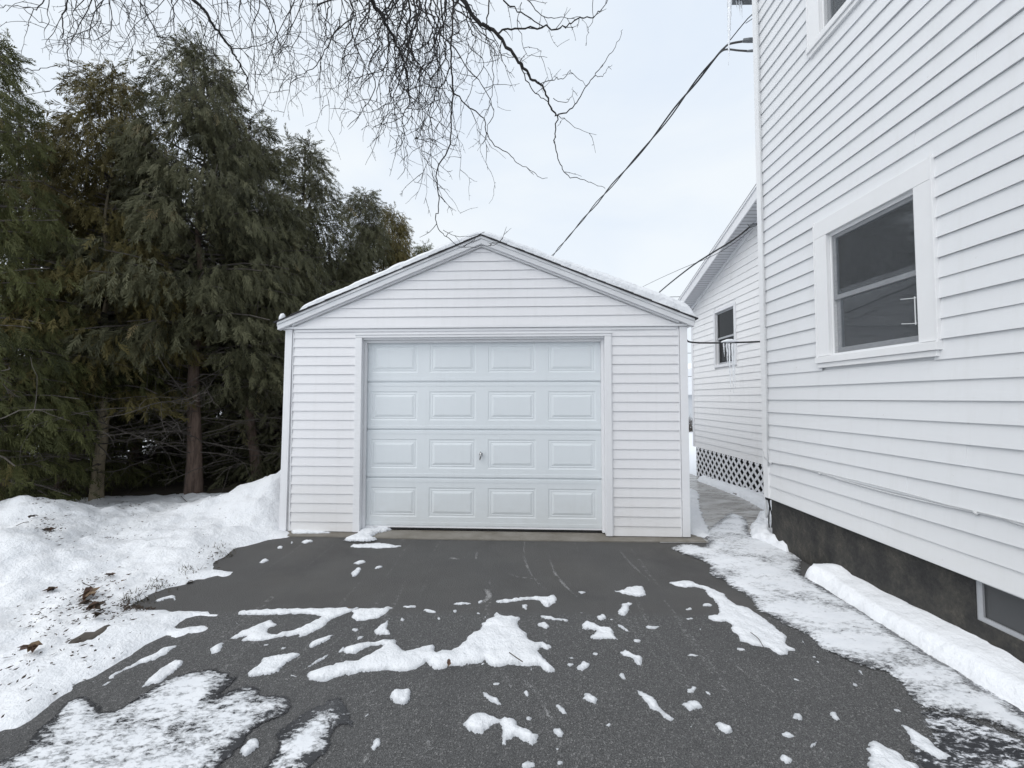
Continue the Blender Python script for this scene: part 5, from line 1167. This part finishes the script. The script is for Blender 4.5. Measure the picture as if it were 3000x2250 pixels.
branch('B', [(1400, 750), (1480, 710), (1540, 640), (1590, 560), (1640, 490), (1700, 410), (1750, 340), (1800, 260), (1825, 185)], 3.4, 3.6, .0055, .002, 1.8, .2, 0, -.05)
branch('B', [(1590, 560), (1530, 500), (1480, 460), (1440, 510), (1380, 510), (1290, 540)], 3.5, 3.4, .002, .0035, 3, .15)
branch('B', [(1150, 390), (1200, 520), (1260, 600), (1330, 650), (1370, 720)], 3.3, 3.4, .005, .003, 4, .3)
branch('B', [(1640, 490), (1690, 490), (1730, 440), (1755, 415)], 3.5, 3.55, .003, .0014, 2, .1, 0)
branch('B', [(1370, 640), (1450, 660), (1500, 610), (1490, 560)], 3.4, 3.5, .003, .0014, 4, .15)
branch('B', [(1400, 750), (1460, 780), (1540, 840), (1650, 875)], 3.4, 3.5, .003, .0014, 4, .2)
branch('B', [(700, 560), (760, 630), (830, 700), (920, 760), (935, 850), (1000, 940), (1090, 1000), (1140, 1060), (1220, 1100), (1290, 1150), (1340, 1150)], 3.2, 3.6, .006, .0018, 2.5, .22)
branch('B', [(720, -60), (715, 200), (712, 400), (720, 500), (722, 700), (705, 900), (690, 980), (620, 1100), (630, 1250), (632, 1360), (612, 1420), (645, 1500), (700, 1550), (780, 1600), (900, 1598), (1055, 1573)], 3.1, 3.9, .0085, .002, 4.5, .3)
branch('B', [(660, 1490), (740, 1528), (830, 1530), (925, 1515)], 3.8, 3.9, .003, .0015, 2, .1, 0)
branch('B', [(960, -40), (950, 120), (935, 230), (970, 330), (980, 450), (975, 620), (940, 740)], 3.2, 3.4, .006, .002, 5, .3)
branch('B', [(1165, 20), (1140, 130), (1165, 250), (1200, 350), (1330, 372)], 3.2, 3.4, .0035, .0015, 5, .2)
branch('B', [(1640, -30), (1630, 110), (1600, 210), (1585, 300)], 3.3, 3.4, .003, .0013, 1.5, .1, 0)
for pts, Y0, r0 in (([(430, -60), (445, 90), (420, 200), (450, 330), (520, 440), (600, 540), (640, 660)], 3.3, .010), ([(560, -60), (540, 60), (590, 180), (570, 300), (640, 420), (650, 560)], 3.5, .009), ([(30, -60), (80, 70), (60, 190), (110, 330), (60, 470), (20, 640)], 3.2, .0075),
                    ([(640, -50), (660, 120), (620, 240), (640, 400), (560, 560), (540, 760), (480, 900)], 3.4, .0085), ([(250, 300), (180, 420), (220, 560), (150, 700), (40, 820)], 3.3, .006)):
    branch('B', pts, Y0, Y0 + .35, r0, .0022, 6, .45, 1, .04)
# dense curtain of hanging shoots
for k in range(46):
    x = r.gauss(450, 270); x = min(930, max(-150, x)); yend = r.uniform(500, 1450) * (1 - .45 * abs(x - 480) / 500); Y = r.uniform(2.9, 4.0); pts = []; n = 8; xx = x
    for i in range(n + 1):
        pts.append((xx, -80 + (yend + 80) * i / n)); xx += r.gauss(3, 46)
    W = smoothpath([at_depth(*F('B', p), Y + .25 * i / n) for i, p in enumerate(pts)], 4); W = [p + Vector((r.gauss(0, .008), r.gauss(0, .008), 0)) for p in W]
    r0 = r.uniform(.004, .0088); rough_tube(tw, W, r0, .0019, 4); side_twigs(W, .0034, 5.4, .08, .5, 1, .035)
for k in range(60):
    x = r.uniform(350, 2250); yend = (300 + 450 * max(0, (x - 500) / 1700) ** 1.0) * r.uniform(.6, 1.2); Y = r.uniform(3.1, 4.3); pts = []; n = 6; xx = x; dr = r.gauss(18, 26)
    for i in range(n + 1):
        pts.append((xx, -80 + (yend + 80) * i / n)); xx += r.gauss(dr, 30)
    W = smoothpath([at_depth(*F('A', p), Y + .25 * i / n) for i, p in enumerate(pts)], 4); r0 = r.uniform(.003, .0052); rough_tube(tw, W, r0, .0018, 4); side_twigs(W, .003, 5, .08, .42, 1, .05)
t_o = tw.build("twig", M_twig, tree); tag(t_o, kind="stuff")
# trunk and the limbs that carry the branches (above and behind the camera)
mb = MB(); mb.tube([(0, 0, -.2), (0, 0, 0), (.05, .05, 1.5), (.0, .1, 3), (.1, .2, 4.6), (.3, .5, 6.4), (.5, .8, 8)], [.30, .26, .2, .18, .16, .11, .05], 14); mb.build("trunk", M_twig, tree, smooth=True)
for c, p, Y, rr in (('A', (1120, -150), 3.2, .016), ('B', (120, -130), 3.0, .019), ('B', (700, -120), 2.9, .0175), ('A', (440, -60), 3.1, .006), ('B', (720, -60), 3.1, .0085)):
    e = at_depth(*F(c, p), Y) - TB; s0 = Vector((.1, .2, 4.6)); m = s0.lerp(e, .55) + Vector((0, 0, 1.1)); mb = MB(); P = smoothpath([s0, s0.lerp(m, .5) + Vector((0, 0, .3)), m, e], 6); mb.tube(P, [.05 + (rr - .05) * (i / (len(P) - 1)) for i in range(len(P))], 8); mb.build("limb", M_twig, tree, smooth=True)

# ------------------------------------------------------------------ what shows far behind, between garage and wing
far = thing("shed", "distant low outbuilding with a snowy roof seen between garage and wing", "shed", (12.5, 24, -.23))
mb = MB(); mb.box((-5, 0, 0), (4, 4, 2.0)); mb.build("wall", M_far, far)
mb = MB(); mb.prism([(-5.4, 2.0), (4.4, 2.0), (-.5, 4.2)], -.3, 4.3); mb.build("roof", M_snow, far)
for i, (x, y, h, lab) in enumerate(((9.6, 21.0, 1.1, "dark leafless shrub below the distant snowy roof"), (13.0, 33.0, 4.0, "distant brown bush above the snowy roof"))):
    t = thing("shrub", lab, "shrub", (x, y, -.24)); mb = MB(); rr = random.Random(i + 5)
    for _ in range(150):
        a = rr.uniform(0, 6.28); P = twig_walk(rr, (rr.gauss(0, h * .5), rr.gauss(0, .4), 0), (math.cos(a) * .5, math.sin(a) * .5, 1), h * rr.uniform(.6, 1.05), 6, .2); mb.tube(P, [.022 * (1 - .8 * k / 6) for k in range(7)], 3, cap=False)
    o = mb.build("stem", M_dead, t); tag(o, kind="stuff")
for i, (y, z) in enumerate(((16.0, 5.75), (17.0, 5.62), (18, 3.6), (18, 2.5))):
    mb = MB(); mb.tube([(-3 + .0, y, z + .1), (4, y, z), (20, y, z + .25)], .012, 5); tag(mb.build("utility_wire", M_black), ["upper far wire crossing behind the garage eave", "lower far wire just under the upper one behind the eave", "far wire level with the black cable between the buildings", "lowest far wire in the gap between garage and wing"][i], "wire")
